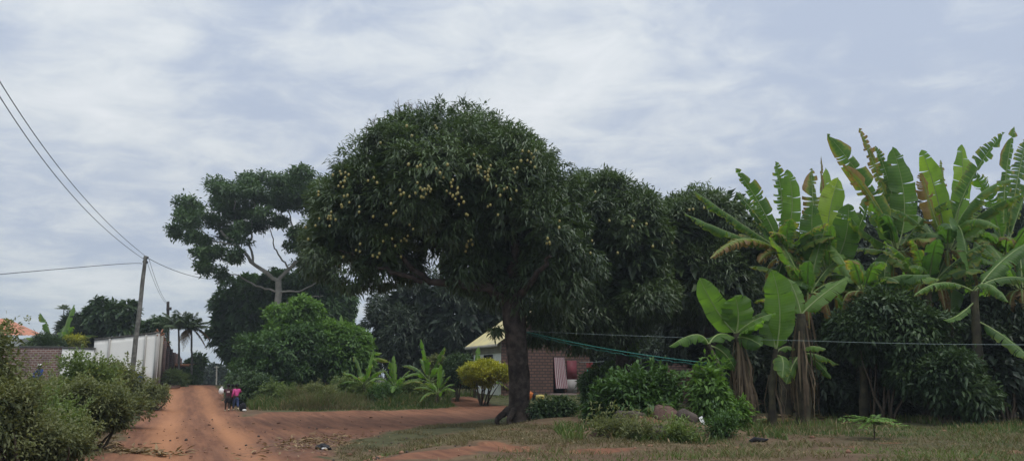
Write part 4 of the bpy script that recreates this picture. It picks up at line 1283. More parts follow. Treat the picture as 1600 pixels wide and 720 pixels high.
palm('feathery palm with green crown, left of the two by the road', 279, 62, 513, 17, 2.1, dead=0)
palm('feathery palm with brown hanging dead fronds, right of the two by the road', 299, 63, 512, 14, 1.9, dead=8)
palm('thin lone palm with a tiny crown showing above the left wall', 100, 78, 483, 14, .85, dead=0, r=.07)
Y = 60
shrub('dark spiky-leaved palm clump behind the low white wall section', 135, Y,
      [pxE(118, 515, Y, 22, 22, 1.4), pxE(140, 525, Y, 24, 28, 1.4), pxE(150, 505, Y, 18, 18, 1.3)], M['mango_far'], 40, .5, 20, 9, .7, .07, .2, 200, name='palm_clump', cat='palm', innerL=.6)
Y = 58
t_ = broad_tree('leafy_tree', 'leafy tree with open crown above the high white wall, left of the leaning pole', G(180, Y),
                [pxE(162, 490, Y, 30, 24, 1.5), pxE(190, 488, Y, 26, 24, 1.5), pxE(180, 505, Y, 36, 16, 1.5)], .14, M['hedge'], M['stem'], 24, .45, 16, 6, .55, .26, .3, 12)
shrub('yellow-green croton shrub showing above the brick wall', 117, 56,
      [pxE(117, 534, 56, 20, 10, .8), pxE(110, 545, 56, 20, 10, .8)], M['yellowleaf'], 26, .25, 24, 6, .16, .07, .1, 120)
shrub('low arching spiky plant along the top of the brick wall', 70, 55,
      [pxE(62, 540, 55, 24, 10, .7), pxE(85, 542, 55, 16, 9, .7)], M['hedge'], 24, .35, 20, 8, .5, .05, .35, 60)
bp = copy_tree(small); p = G(82, 57); bp.location = [float(q) for q in p]; bp.scale = (2.1, 2.1, 2.1); bp.rotation_euler = (0, 0, .9)
tag(bp, 'banana plant rising behind the left brick wall beside the croton shrub', 'banana plant')
Y = 66
broad_tree('hedge_tree', 'low dark tree canopy behind the white wall, between the poles', G(240, Y),
           [pxE(218, 515, Y, 24, 12, 1.5), pxE(243, 512, Y, 20, 12, 1.5), pxE(230, 538, Y, 34, 20, 1.5)], .14, M['feather'], M['stem'], 36, .6, 22, 7, .42, .15, .3, 200)
Y = 70
broad_tree('small_tree', 'small dark bushy tree at the crest below the palms', G(310, Y),
           [pxE(305, 572, Y, 16, 14, 1.0), pxE(298, 588, Y, 18, 14, 1.0), pxE(312, 562, Y, 11, 9, .8)], .1, M['hedge'], M['stem'], 34, .4, 20, 7, .3, .11, .2, 150)
Y = 110
broad_tree('distant_tree', 'hazy distant tree beyond the crest of the road', G(335, Y),
           [pxE(338, 582, Y, 16, 13, 1.4), pxE(322, 592, Y, 14, 9, 1.2), pxE(345, 595, Y, 18, 10, 1.2)], .2, M['mango_far'], M['bark'], 40, .6, 22, 7, .5, .2, .3, 300)
shrub('grey spiky agave clump at the foot of the side wall', 272, 57, [pxE(270, 590, 57, 12, 9, .5), pxE(282, 594, 57, 9, 6, .4)], M['palm'], 14, .2, 14, 8, .5, .05, -.1, 20, name='agave', cat='agave')
shrub('leafy bush growing before the rusty gate at the end of the side wall', 300, 64, [pxE(301, 585, 64, 10, 12, .7), pxE(296, 596, 63, 12, 6, .6)], M['midleaf'], 24, .3, 18, 7, .24, .09, .1, 60)


# ------------------------------------------------------------------ walls on the left
def wall_strip(mb, A, B, zb0, zb1, zt0, zt1, th=.2, nseg=12, ragged=0.0):
    A = np.array(A, float); B = np.array(B, float)
    d = nrm(B - A); nv = np.array([d[1], -d[0]])
    L = np.linalg.norm(B - A)
    V = []; td = []
    for k in range(nseg + 1):
        q = k / nseg; p = A + (B - A) * q
        zt = zt0 + (zt1 - zt0) * q + (RNG.random() - .5) * ragged; zb = zb0 + (zb1 - zb0) * q
        rows = [zb, zt - 1.0, zt - .35, zt]
        for s in (0, 1):
            for z, dd in zip(rows, (zt - zb, 1.0, .35, 0)):
                V.append([*(p - nv * th * s), z]); td.append(dd)
    Fc = []
    for k in range(nseg):
        a = k * 8; b = a + 8
        for j in range(3):
            Fc.append((a + j, b + j, b + j + 1, a + j + 1)); Fc.append((a + 4 + j, a + 5 + j, b + 5 + j, b + 4 + j))
        Fc.append((a + 3, b + 3, b + 7, a + 7))
    for k in (0, nseg):
        a = k * 8
        for j in range(3): Fc.append((a + j, a + j + 1, a + 5 + j, a + 4 + j))
    mb.add(V, Fc, 0, topd=np.array(td))


def wall_pts(px0, px1, py0, py1, Y0, Y1):
    a = S(px0, py0, Y0); b = S(px1, py1, Y1)
    return a, b


# coordinates local to each wall so the brick courses run along it
def left_wall(name, label, px0, px1, py0, py1, Y0, Y1, mat, cap=None, ragged=0., pil=None, depth=.2):
    a, b = wall_pts(px0, px1, py0, py1, Y0, Y1)
    ga, gb = float(hgt(a[0], a[1])) - .2, float(hgt(b[0], b[1])) - .2
    L = float(np.hypot(*(b - a)[:2])); rz = math.atan2(b[1] - a[1], b[0] - a[0])
    t = thing(name, (a[0], a[1], ga), label, 'wall', rz=rz)
    mb = MB(); wall_strip(mb, (0, 0), (L, 0), 0, gb - ga, a[2] - ga, b[2] - ga, depth, 16, ragged)
    mk('panel', mb, mat, t, local=True)
    if cap:
        c = MB(); q = a[2] - ga; e = b[2] - ga
        V = []
        for k in range(11):
            f = k / 10
            for yy in (-.05, depth + .05):
                for zz in (.004, .09):
                    V.append([L * f, yy, q + (e - q) * f + zz])
        Fc = []
        for k in range(10):
            m = k * 4
            Fc += [(m, m + 4, m + 5, m + 1), (m + 2, m + 3, m + 7, m + 6), (m + 1, m + 5, m + 7, m + 3), (m, m + 2, m + 6, m + 4)]
        Fc += [(0, 1, 3, 2), (40, 42, 43, 41)]
        c.add(V, Fc, 0, topd=.0)
        mk('coping', c, cap, t, local=True)
    for (f, w) in (pil or ()):
        m = MB(); h = (a[2] - ga) * (1 - f) + (b[2] - ga) * f
        z0 = (gb - ga) * f
        m.box((L * f, -.045, (h + z0) / 2 - .01), (w, .09, h - z0 - .02))
        mk('pilaster', m, mat, t, local=True)
    return t


M['soot'] = flat_mat('sooty_coping', (.10, .095, .085), .4, 3, .95)
left_wall('brick_wall', 'low red brick boundary wall with sooty top at the far left', -40, 97, 542, 543, 52.5, 52.0, M['brick_wall'], M['soot'])
left_wall('boundary_wall', 'short low whitewashed wall section between the brick wall and the high white wall', 97.2, 147.5, 543.5, 545, 52.0, 52.3, M['concrete_white'], M['soot'])
left_wall('boundary_wall', 'high whitewashed boundary wall with stained streaks behind the leaning pole', 147.8, 249, 531, 520, 52.6, 52.9, M['concrete_white'], M['soot'], pil=[(.24, .12), (.80, .12), (.985, .22)])


def side_wall():
    a = S(249.5, 523, 53.0); b = S(284, 562, 78.0)
    ga = float(hgt(a[0], a[1])) - .2; gb = float(hgt(b[0], b[1])) - .2
    L = float(np.hypot(*(b - a)[:2])); rz = math.atan2(b[1] - a[1], b[0] - a[0])
    t = thing('boundary_wall', (a[0], a[1], ga), 'dark ruined brick wall with pilasters running along the road past the palms', 'wall', rz=rz)
    mb = MB(); wall_strip(mb, (0.15, 0), (L, 0), 0, gb - ga, a[2] - ga - .25, b[2] - ga, .25, 30, .5)
    mk('panel', mb, M['brick_side'], t, local=True)
    for k in range(8):
        f = .03 + k / 8
        m = MB(); h = (a[2] - ga) * (1 - f) + (b[2] - ga) * f + RNG.uniform(-.2, .15)
        m.box((L * f, -.09, h / 2), (.35, .18, h))
        mk('pilaster', m, M['brick_side'] if k else M['beige'], t, local=True)
    m = MB()
    for k in range(16):
        x = RNG.uniform(.3, 7); h = (a[2] - ga) + (b[2] - a[2]) * x / L
        tl = Matrix.Rotation(RNG.uniform(-.7, .7), 3, 'Y')
        m.box((x, .1 + RNG.uniform(-.2, .2), h + RNG.uniform(-.2, .35)), (RNG.uniform(.5, 1.6), .09, .10), RNG.uniform(-.6, .6), tilt=np.array(tl))
    mk('broken_timber', m, M['rust'], t, local=True)


side_wall()


def gate_hut():
    b = G(284, 70.0)
    t = thing('gatehouse', b, 'dark plank gate shelter with a rusty orange canopy beside the palms', 'shelter')
    m = MB()
    for k in range(9):
        m.box(b + [-.95 + k * .24, 0, .85], (.22, .05, 1.7 + RNG.uniform(-.1, .1)))
    mk('plank_gate', m, M['darkwood'], t)
    m = MB(); m.box(b + [0, -.35, 1.88], (2.5, 1.0, .09)); m.box(b + [0, -.86, 1.79], (2.5, .04, .26))
    mk('canopy', m, M['rust'], t)
    for s in (-1.1, 1.1):
        m = MB(); m.box(b + [s, -.6, .85], (.12, .12, 1.8)); mk('post', m, M['darkwood'], t)


gate_hut()


def tile_house():
    Y = 62.0
    b = S(10, 590, Y); b[2] = float(hgt(b[0], Y))
    t = thing('tiled_house', b, 'house with terracotta tiled roof behind the left brick wall', 'house')
    A = S(-60, 498, Y + 2); Bq = S(12, 498, Y + 2); Cq = S(58, 524, Y - 1); Dq = S(-60, 524, Y - 1)
    m = MB()
    nx, ny = 36, 12
    V = []
    for j in range(ny + 1):
        for i in range(nx + 1):
            u = i / nx; v = j / ny
            p = (A * (1 - u) + Bq * u) * (1 - v) + (Dq * (1 - u) + Cq * u) * v
            p = p + [0, 0, .05 * abs(math.sin(i * 1.57)) + (.05 if j % 2 else 0)]
            V.append(p)
    Fc = [(j * (nx + 1) + i, (j + 1) * (nx + 1) + i, (j + 1) * (nx + 1) + i + 1, j * (nx + 1) + i + 1) for j in range(ny) for i in range(nx)]
    m.add(V, Fc)
    m.add([Bq + [0, 0, .02], S(70, 524, Y + 5), Cq + [0, 0, .02]], [(0, 2, 1)])
    mk('roof', m, M['terracotta'], t)
    m = MB(); e0 = S(-60, 530, Y - .6); e1 = S(48, 530, Y - .6)
    h = e0[2] - b[2]
    m.box([(e0[0] + e1[0]) / 2, Y + 1.6, b[2] + h / 2], (e1[0] - e0[0], 4.2, h + .1))
    mk('wall', m, M['cream'], t)
    m = MB(); w = S(40, 541, Y - .6); m.box([w[0], Y - .53, w[2] - .35], (1.1, .06, 1.0)); mk('window', m, M['glass'], t)


tile_house()


# ------------------------------------------------------------------ poles and wires
def bez(P, n=30):
    P = np.array(P, float); out = []
    for t in np.linspace(0, 1, n):
        Q = P.copy()
        while len(Q) > 1: Q = Q[:-1] * (1 - t) + Q[1:] * t
        out.append(Q[0])
    return np.array(out)


def sag_line(a, b, s, n=24):
    t = np.linspace(0, 1, n)[:, None]
    p = np.asarray(a) * (1 - t) + np.asarray(b) * t
    p[:, 2] -= (4 * s * t * (1 - t))[:, 0]
    return p


def utility_pole():
    Y = 48.0
    b = G(203, Y); top = S(227.5, 400, Y + .6)
    t = thing('utility_pole', b, 'weathered wooden utility pole leaning right before the white wall', 'utility pole')
    m = MB(); limb(m, [b - [0, 0, .6], (b + top) / 2, top], .165, .11, 10, .06, jit=.01); mk('post', m, M['polewood'], t, smooth=True)
    for (x, y, dx) in ((224, 409, -.3), (231, 403, .3), (230, 410, .22)):
        m = MB(); p = S(x, y, Y + .55)
        m.tube([p - [dx, 0, 0], p], .025, 6); m.tube([p + [0, 0, -.06], p + [0, 0, .05], p + [0, 0, .1]], [.045, .055, .02], 8)
        mk('insulator', m, M['wire'], t)
    return Y


Yp = utility_pole()
b2 = G(262, 80); p2 = S(262.5, 471, 80)
t = thing('utility_pole', b2, 'second dark utility pole standing among the palm crowns', 'utility pole')
m = MB(); limb(m, [b2 - [0, 0, .5], (b2 + p2) / 2, p2], .19, .15, 8, .04, jit=.01); mk('post', m, M['darkwood'], t, smooth=True)
m = MB(); m.box(S(264, 482, 79.8), (.5, .12, .3)); mk('bracket', m, M['darkwood'], t)
b3 = G(338, 95); p3 = S(338.5, 571, 95)
t = thing('utility_pole', b3, 'thin pale distant pole in front of the hazy tree at the crest', 'utility pole')
m = MB(); limb(m, [b3 - [0, 0, .5], (b3 + p3) / 2, p3], .10, .08, 6, .04, jit=.01); mk('post', m, M['palebark'], t)
m = MB(); m.tube([p3 + [-.3, 0, -.2], p3 + [.3, 0, -.2]], .04, 5); mk('cross_arm', m, M['palebark'], t)


def cable(label, pts, r=.016, mat='wire', group='power cables at the leaning pole', name='power_cable', cat='cable'):
    m = MB(); m.tube(pts, r, 5)
    c = pts[len(pts) // 2]
    o = mk(name, m, M[mat], loc=c); tag(o, label, cat, group)


cable('upper of two cables rising to the top left corner from the pole', bez([S(226, 399, 48.6), S(128, 322, 36), S(40, 203, 24), S(-40, 60, 18)]), .014)
cable('lower of two cables rising to the top left corner from the pole', bez([S(225, 405, 48.6), S(122, 336, 36), S(36, 218, 24), S(-40, 85, 18)]), .014)
cable('single cable running left from the pole to the picture edge', bez([S(222, 412, 48.5), S(218, 409, 48.4), S(150, 415, 44), S(-40, 432, 36)]), .018)
cable('cable running right from the pole into the pale-trunked tree', sag_line(S(231, 403, 48.6), S(330, 436, 58), .25), .018)
cable('left of two thin cables sloping from the leaning pole to the second pole', sag_line(S(230, 410, 48.6), S(260, 474, 80), .35), .013)
cable('right of two thin cables sloping from the leaning pole to the second pole', sag_line(S(233, 405, 48.6), S(263, 474, 80), .45), .013)
# green cord from the mango trunk and clothes wires
a = S(823, 518, 25.7); b = S(1118, 568, 20.2)
cable('turquoise cord stretched from the big mango trunk to the leaning banana sucker', sag_line(a, b, .10), .010, 'greencord', None, 'green_cord', 'cord')
cable('thin turquoise twine twisted just below the main turquoise cord', np.array([q + [0, 0, .02 * math.sin(i * 2.1) - .02] for i, q in enumerate(sag_line(a + [0, .02, -.03], b + [0, .02, -.03], .13, 40))]), .005, 'greencord', None, 'green_cord', 'cord')
cable('long pale wire strung level from the mango trunk across the banana stems', np.concatenate([sag_line(S(826, 517, 25.8), S(1260, 532, 19.2), .03), sag_line(S(1262, 532, 19.2), S(1660, 538, 17), .03)]), .004, 'greycord', None, 'clothes_wire', 'wire')


# ------------------------------------------------------------------ brick house
def brick_house():
    c = S(783, 612, 44.0); b = np.array([c[0], 44.0, float(hgt(c[0], 44.0))])
    rz = math.atan2(1.64, 4.0)
    t = thing('brick_house', b, 'brick house with yellow sheet-metal roof and curtained door behind the big mango trunk', 'house', rz=rz)
    Wd, Ln, H, R = 5.6, 4.6, 3.0, 4.9     # gable width, length, eave, ridge
    z0 = -.35
    # gable wall (local x axis) with doorway
    dx0, dx1, dz1 = 3.22, 3.98, 2.15
    m = MB()

    def quad(x0, x1, za, zb, y=0.0): m.add([(x0, y, za), (x1, y, za), (x1, y, zb), (x0, y, zb)], [(0, 1, 2, 3)])
    quad(0, dx0, z0, H); quad(dx1, Wd, z0, H); quad(dx0, dx1, dz1, H)
    m.add([(0, 0, H), (Wd, 0, H), (Wd / 2, 0, R)], [(0, 1, 2)])
    m.add([(Wd, 0, z0), (Wd, Ln, z0), (Wd, Ln, H), (Wd, 0, H)], [(0, 1, 2, 3)])
    for x, s in ((dx0, 1), (dx1, -1)): m.add([(x, 0, .1), (x, .25, .1), (x, .25, dz1), (x, 0, dz1)], [(0, 1, 2, 3)])
    m.add([(0, Ln, z0), (Wd, Ln, z0), (Wd, Ln, H), (Wd / 2, Ln, R), (0, Ln, H)], [(0, 1, 2, 3, 4)])
    mk('brick_gable', m, M['brick_house'], t, local=True)
    # plastered wall (local y axis)
    wy0, wy1, wz0, wz1 = 1.30, 2.75, 1.40, 2.30
    m = MB()

    def q2(y0, y1, za, zb): m.add([(0, y0, za), (0, y1, za), (0, y1, zb), (0, y0, zb)], [(0, 1, 2, 3)])
    q2(0.01, wy0, z0, 2.36); q2(wy1, Ln, z0, 2.36); q2(wy0, wy1, wz1, 2.36); q2(wy0, wy1, z0, wz0)
    mk('plaster_wall', m, M['cream'], t, local=True)
    m = MB(); m.box((-.02, Ln / 2, 2.68), (.10, Ln, .64)); mk('fascia_board', m, M['beige'], t, local=True)
    w = MB(); w.box((.0, wy0 + .03, 1.85), (.08, .06, .89)); w.box((.0, wy1 - .03, 1.85), (.08, .06, .89)); w.box((.0, (wy0 + wy1) / 2, 1.85), (.08, .06, .89)); w.box((0, (wy0 + wy1) / 2, wz0 + .02), (.1, wy1 - wy0 - .13, .05))
    fr = mk('window', w, M['frame'], t, local=True)
    g = MB(); g.box((.05, (wy0 + wy1) / 2, 1.85), (.02, wy1 - wy0, .89)); mk('pane', g, M['glass'], fr, local=True)
    # roof: two corrugated slopes with overhang
    m = MB()
    ov = .45; oy = .45
    for s in (0, 1):
        nx, ny = 6, 46
        V = []
        for j in range(ny + 1):
            yy = -oy + (Ln + 2 * oy) * j / ny
            for i in range(nx + 1):
                f = i / nx
                x = -ov + (Wd / 2 + ov) * f
                z = H - ov * (R - H) / (Wd / 2) + (R - H) * (1 + ov / (Wd / 2)) * f + .12 + .025 * math.sin(j * math.pi)
                z += .03 * (j % 2)
                if s: x = Wd - x
                V.append((x, yy, z))
        Fc = [(j * (nx + 1) + i, j * (nx + 1) + i + 1, (j + 1) * (nx + 1) + i + 1, (j + 1) * (nx + 1) + i) for j in range(ny) for i in range(nx)]
        m.add(V, Fc)
    mk('roof', m, M['roof'], t, local=True)
    m = MB(); ze = H - ov * (R - H) / (Wd / 2) + .05
    m.box((-ov + .02, Ln / 2, ze), (.04, Ln + 2 * oy - .02, .16)); mk('eave_board', m, M['beige'], t, local=True)
    # black panel painted in for the unlit room's shade, curtain
    m = MB(); m.box(((dx0 + dx1) / 2, .6, 1.05), (dx1 - dx0 + .6, .05, 2.3)); mk('dark_doorway_panel', m, M['black_cloth'], t, local=True)
    m = MB()
    V = []; al = []
    nx, nz = 40, 10
    for j in range(nz + 1):
        for i in range(nx + 1):
            u = i / nx; v = j / nz
            x = dx0 + .03 + (dx1 - dx0 - .1) * u + .10 * v * u + .04 * v
            V.append((x, -.03 - .05 * math.sin(u * 34) * (.4 + .6 * v) - .16 * v * v, dz1 - .02 - 1.75 * v)); al.append(u)
    m.add(V, [(j * (nx + 1) + i, j * (nx + 1) + i + 1, (j + 1) * (nx + 1) + i + 1, (j + 1) * (nx + 1) + i) for j in range(nz) for i in range(nx)], along=np.array(al))
    o = mk('door_curtain', m, M['curtain'], t, local=True, smooth=True); o['label'] = 'pink and white striped curtain blowing in the doorway'
    # open metal door leaf
    m = MB(); m.box((4.38, -.05, 1.42), (.62, .04, 1.06)); m.box((4.38, -.078, 1.42), (.54, .012, .95))
    d = mk('door', m, M['maroon'], t, local=True); d['label'] = 'maroon metal door leaf with grey lower panel'
    m = MB(); m.box((4.38, -.05, .50), (.62, .036, .76)); mk('door_panel', m, M['greymetal'], d, local=True)
    m = MB(); m.box((3.6, -.35, -.02), (1.5, .7, .24)); mk('step', m, M['step'], t, local=True)
    return t, b, rz


HT, HB, HRZ = brick_house()


def hl(x, y, z):
    c, s = math.cos(HRZ), math.sin(HRZ)
    return np.array([HB[0] + c * x - s * y, HB[1] + s * x + c * y, HB[2] + z])


# things by the house wall
def jerrycan(loc, label, mat, rz, lying=False, s=1.0):
    t = thing('jerrycan', loc, label, 'jerrycan', 'containers by the house wall', rz)
    m = MB()
    prof = [(0, .16, .11), (.03, .18, .13), (.30, .18, .13), (.36, .15, .11), (.40, .05, .05)]
    V = []
    for z, a, b_ in prof:
        for k in range(12):
            q = 2 * math.pi * k / 12; cx, sx = math.cos(q), math.sin(q)
            V.append((a * np.sign(cx) * abs(cx) ** .5, b_ * np.sign(sx) * abs(sx) ** .5, z))
    V = np.array(V) * s
    Fc = [(i * 12 + j, i * 12 + (j + 1) % 12, (i + 1) * 12 + (j + 1) % 12, (i + 1) * 12 + j) for i in range(4) for j in range(12)] + [tuple(range(12))[::-1], tuple(range(48, 60))]
    if lying: V = np.stack([V[:, 2] - .2 * s, V[:, 0], V[:, 1] + .13 * s], 1)
    m.add(V, Fc); mk('canister', m, mat, t, local=True, smooth=True)
    h = MB()
    pts = np.array([(-.09, 0, .37), (-.09, 0, .43), (0, 0, .45), (.07, 0, .41)]) * s
    if lying: pts = np.stack([pts[:, 2] - .2 * s, pts[:, 0], pts[:, 1] + .13 * s], 1)
    h.tube(pts, .018 * s, 6); mk('handle', h, mat, t, local=True)
    c = MB(); p = np.array([.0, 0, .41]) * s
    if lying: p = np.array([p[2] - .2 * s, p[0], .13 * s])
    c.ball(p, .035 * s, 8, 5); mk('cap', c, M['black_plastic'], t, local=True)


def gz(p): return np.array([p[0], p[1], float(hgt(p[0], p[1]))])


jerrycan(gz(S(828, 615, 42.3)), 'orange plastic container left of the black one below the brick wall', M['orange_plastic'], .4)
jerrycan(gz(S(837, 615, 42.2)), 'black plastic container between the orange and yellow ones by the wall', M['black_plastic'], .2, s=.9)
jerrycan(gz(S(844, 615, 42.1)), 'pale yellow plastic container lying beside the black one by the wall', M['yellow_plastic'], 1.2, lying=True, s=1.1)


def laundry(label, px, py, Y, mat, w, h):
    m = MB(); p = S(px, py, Y)
    V = []
    for j in range(7):
        for i in range(9):
            u = i / 8 - .5; v = j / 6
            V.append(p + [u * w * (1 - .15 * v), .05 * math.sin(u * 9 + v * 2) * (.3 + v), -h * v + .03 * math.sin(u * 7)])
    m.add(V, [(j * 9 + i, j * 9 + i + 1, (j + 1) * 9 + i + 1, (j + 1) * 9 + i) for j in range(6) for i in range(8)])
    o = mk('laundry', m, mat, loc=p, smooth=True); tag(o, label, 'laundry', 'clothes drying by the brick house')


laundry('turquoise cloth drying between the maroon door and the bush', 922, 577, 40, M['teal_cloth'], .32, .30)
laundry('tan cloth drying right of the turquoise cloth', 930, 573, 40.2, M['tan_cloth'], .2, .32)
laundry('dull red cloth hanging above the turquoise cloth', 921, 566, 40.4, M['redcloth'], .34, .3)
mline = MB(); mline.tube(sag_line(S(905, 565, 40.3), S(945, 564, 40.3), .03), .008, 4)
o = mk('clothes_line', mline, M['greycord'], loc=S(905, 565, 40.3)); tag(o, 'short clothes line carrying the turquoise and tan cloths', 'clothes line')


def ruin():
    a = G(1045, 36); bq = G(1145, 34)
    L = float(np.hypot(*(bq - a)[:2])); rz = math.atan2(bq[1] - a[1], bq[0] - a[0])
    t = thing('brick_wall', (a[0], a[1], a[2] - .1), 'low crumbling brick wall in shadow behind the bananas and boulders', 'wall', rz=rz)
    m = MB(); wall_strip(m, (0, 0), (L, 0), 0, 0, 1.75, 1.4, .22, 22, .18)
    mk('panel', m, M['brick_ruin'], t, local=True)
    c = MB()
    for k in range(9): c.box((RNG.uniform(.1, L - .1), .1, 1.72 - .35 * k / 9 + RNG.uniform(0, .12)), (.26, .14, .11), RNG.uniform(-.5, .5))
    mk('loose_brick', c, M['brick_ruin'], t, local=True)


ruin()

# ------------------------------------------------------------------ boulders
def hull(mb, c, r, seed):
    import bmesh
    rg = np.random.default_rng(seed + 40)
    bm = bmesh.new()
    for q in nrm(rg.normal(size=(22, 3))): bm.verts.new(tuple(q * rg.uniform(.8, 1.05)))
    bmesh.ops.convex_hull(bm, input=bm.verts)
    bm.verts.ensure_lookup_table()
    for v in [v for v in bm.verts if not v.link_faces]: bm.verts.remove(v)
    bmesh.ops.bevel(bm, geom=list(bm.edges), offset=.07, segments=2, affect='EDGES')
    bmesh.ops.triangulate(bm, faces=list(bm.faces))
    bmesh.ops.subdivide_edges(bm, edges=[e for e in bm.edges if e.calc_length() > .25], cuts=2, use_grid_fill=True)
    bm.verts.index_update()
    V = np.array([tuple(v.co) for v in bm.verts])
    V = V + nrm(V) * ((fbm(V[:, 0] * 3 + seed + V[:, 2], V[:, 1] * 3 - V[:, 2] * 2, 4) - .45) * .22)[:, None]
    mb.add(V * np.array(r) + c, [tuple(v.index for v in f.verts) for f in bm.faces])
    bm.free()


for k, (px, Yb, rx, ry, rzz, mat, lb) in enumerate([
    (938, 17.0, .22, .2, .17, 'redrock', 'reddish boulder standing apart at the left of the heap'),
    (985, 18.2, .46, .4, .27, 'rock', 'long brown boulder at the back left of the heap'),
    (1040, 17.7, .34, .3, .36, 'redrock', 'squarish reddish boulder in the middle of the heap, tallest of all'),
    (1072, 17.6, .33, .3, .26, 'rock', 'brown boulder on the right side of the heap'),
    (1022, 16.8, .36, .25, .16, 'rock', 'low flat boulder at the front of the heap'),
    (1056, 16.6, .24, .22, .16, 'rock', 'rounded small boulder at the front right of the heap'),
    (972, 17.1, .24, .2, .15, 'rock', 'small boulder between the apart reddish one and the heap'),
    (1088, 16.7, .15, .14, .10, 'redrock', 'smallest stone at the right foot of the heap')]):
    p = G(px, Yb); m = MB(); hull(m, p + [0, 0, rzz * .08], (rx, ry, rzz), k)
    o = mk('boulder', m, M[mat], loc=p, smooth=False); tag(o, lb, 'boulder', 'boulders heaped under the bush')


# ------------------------------------------------------------------ people
def skin_mesh(name, verts, edges, rad, mat, parent, root=0, sub=2):
    me = bpy.data.meshes.new(name + '_tmp'); me.from_pydata([tuple(map(float, v)) for v in verts], edges, [])
    o = bpy.data.objects.new(name + '_tmp', me); COL.objects.link(o)
    o.modifiers.new('sk', 'SKIN'); ss = o.modifiers.new('su', 'SUBSURF'); ss.levels = sub; ss.render_levels = sub
    for i, r in enumerate(rad):
        d = me.skin_vertices[0].data[i]; r = r if isinstance(r, tuple) else (r, r)
        d.radius = r; d.use_root = (i == root)
    dg = bpy.context.evaluated_depsgraph_get(); dg.update()
    m2 = bpy.data.meshes.new_from_object(o.evaluated_get(dg)); m2.name = name
    bpy.data.objects.remove(o)
    m2.materials.clear(); m2.materials.append(mat)
    m2.polygons.foreach_set('use_smooth', [True] * len(m2.polygons))
    if parent is None: return m2
    ob = bpy.data.objects.new(name, m2); COL.objects.link(ob); ob.parent = parent
    return ob


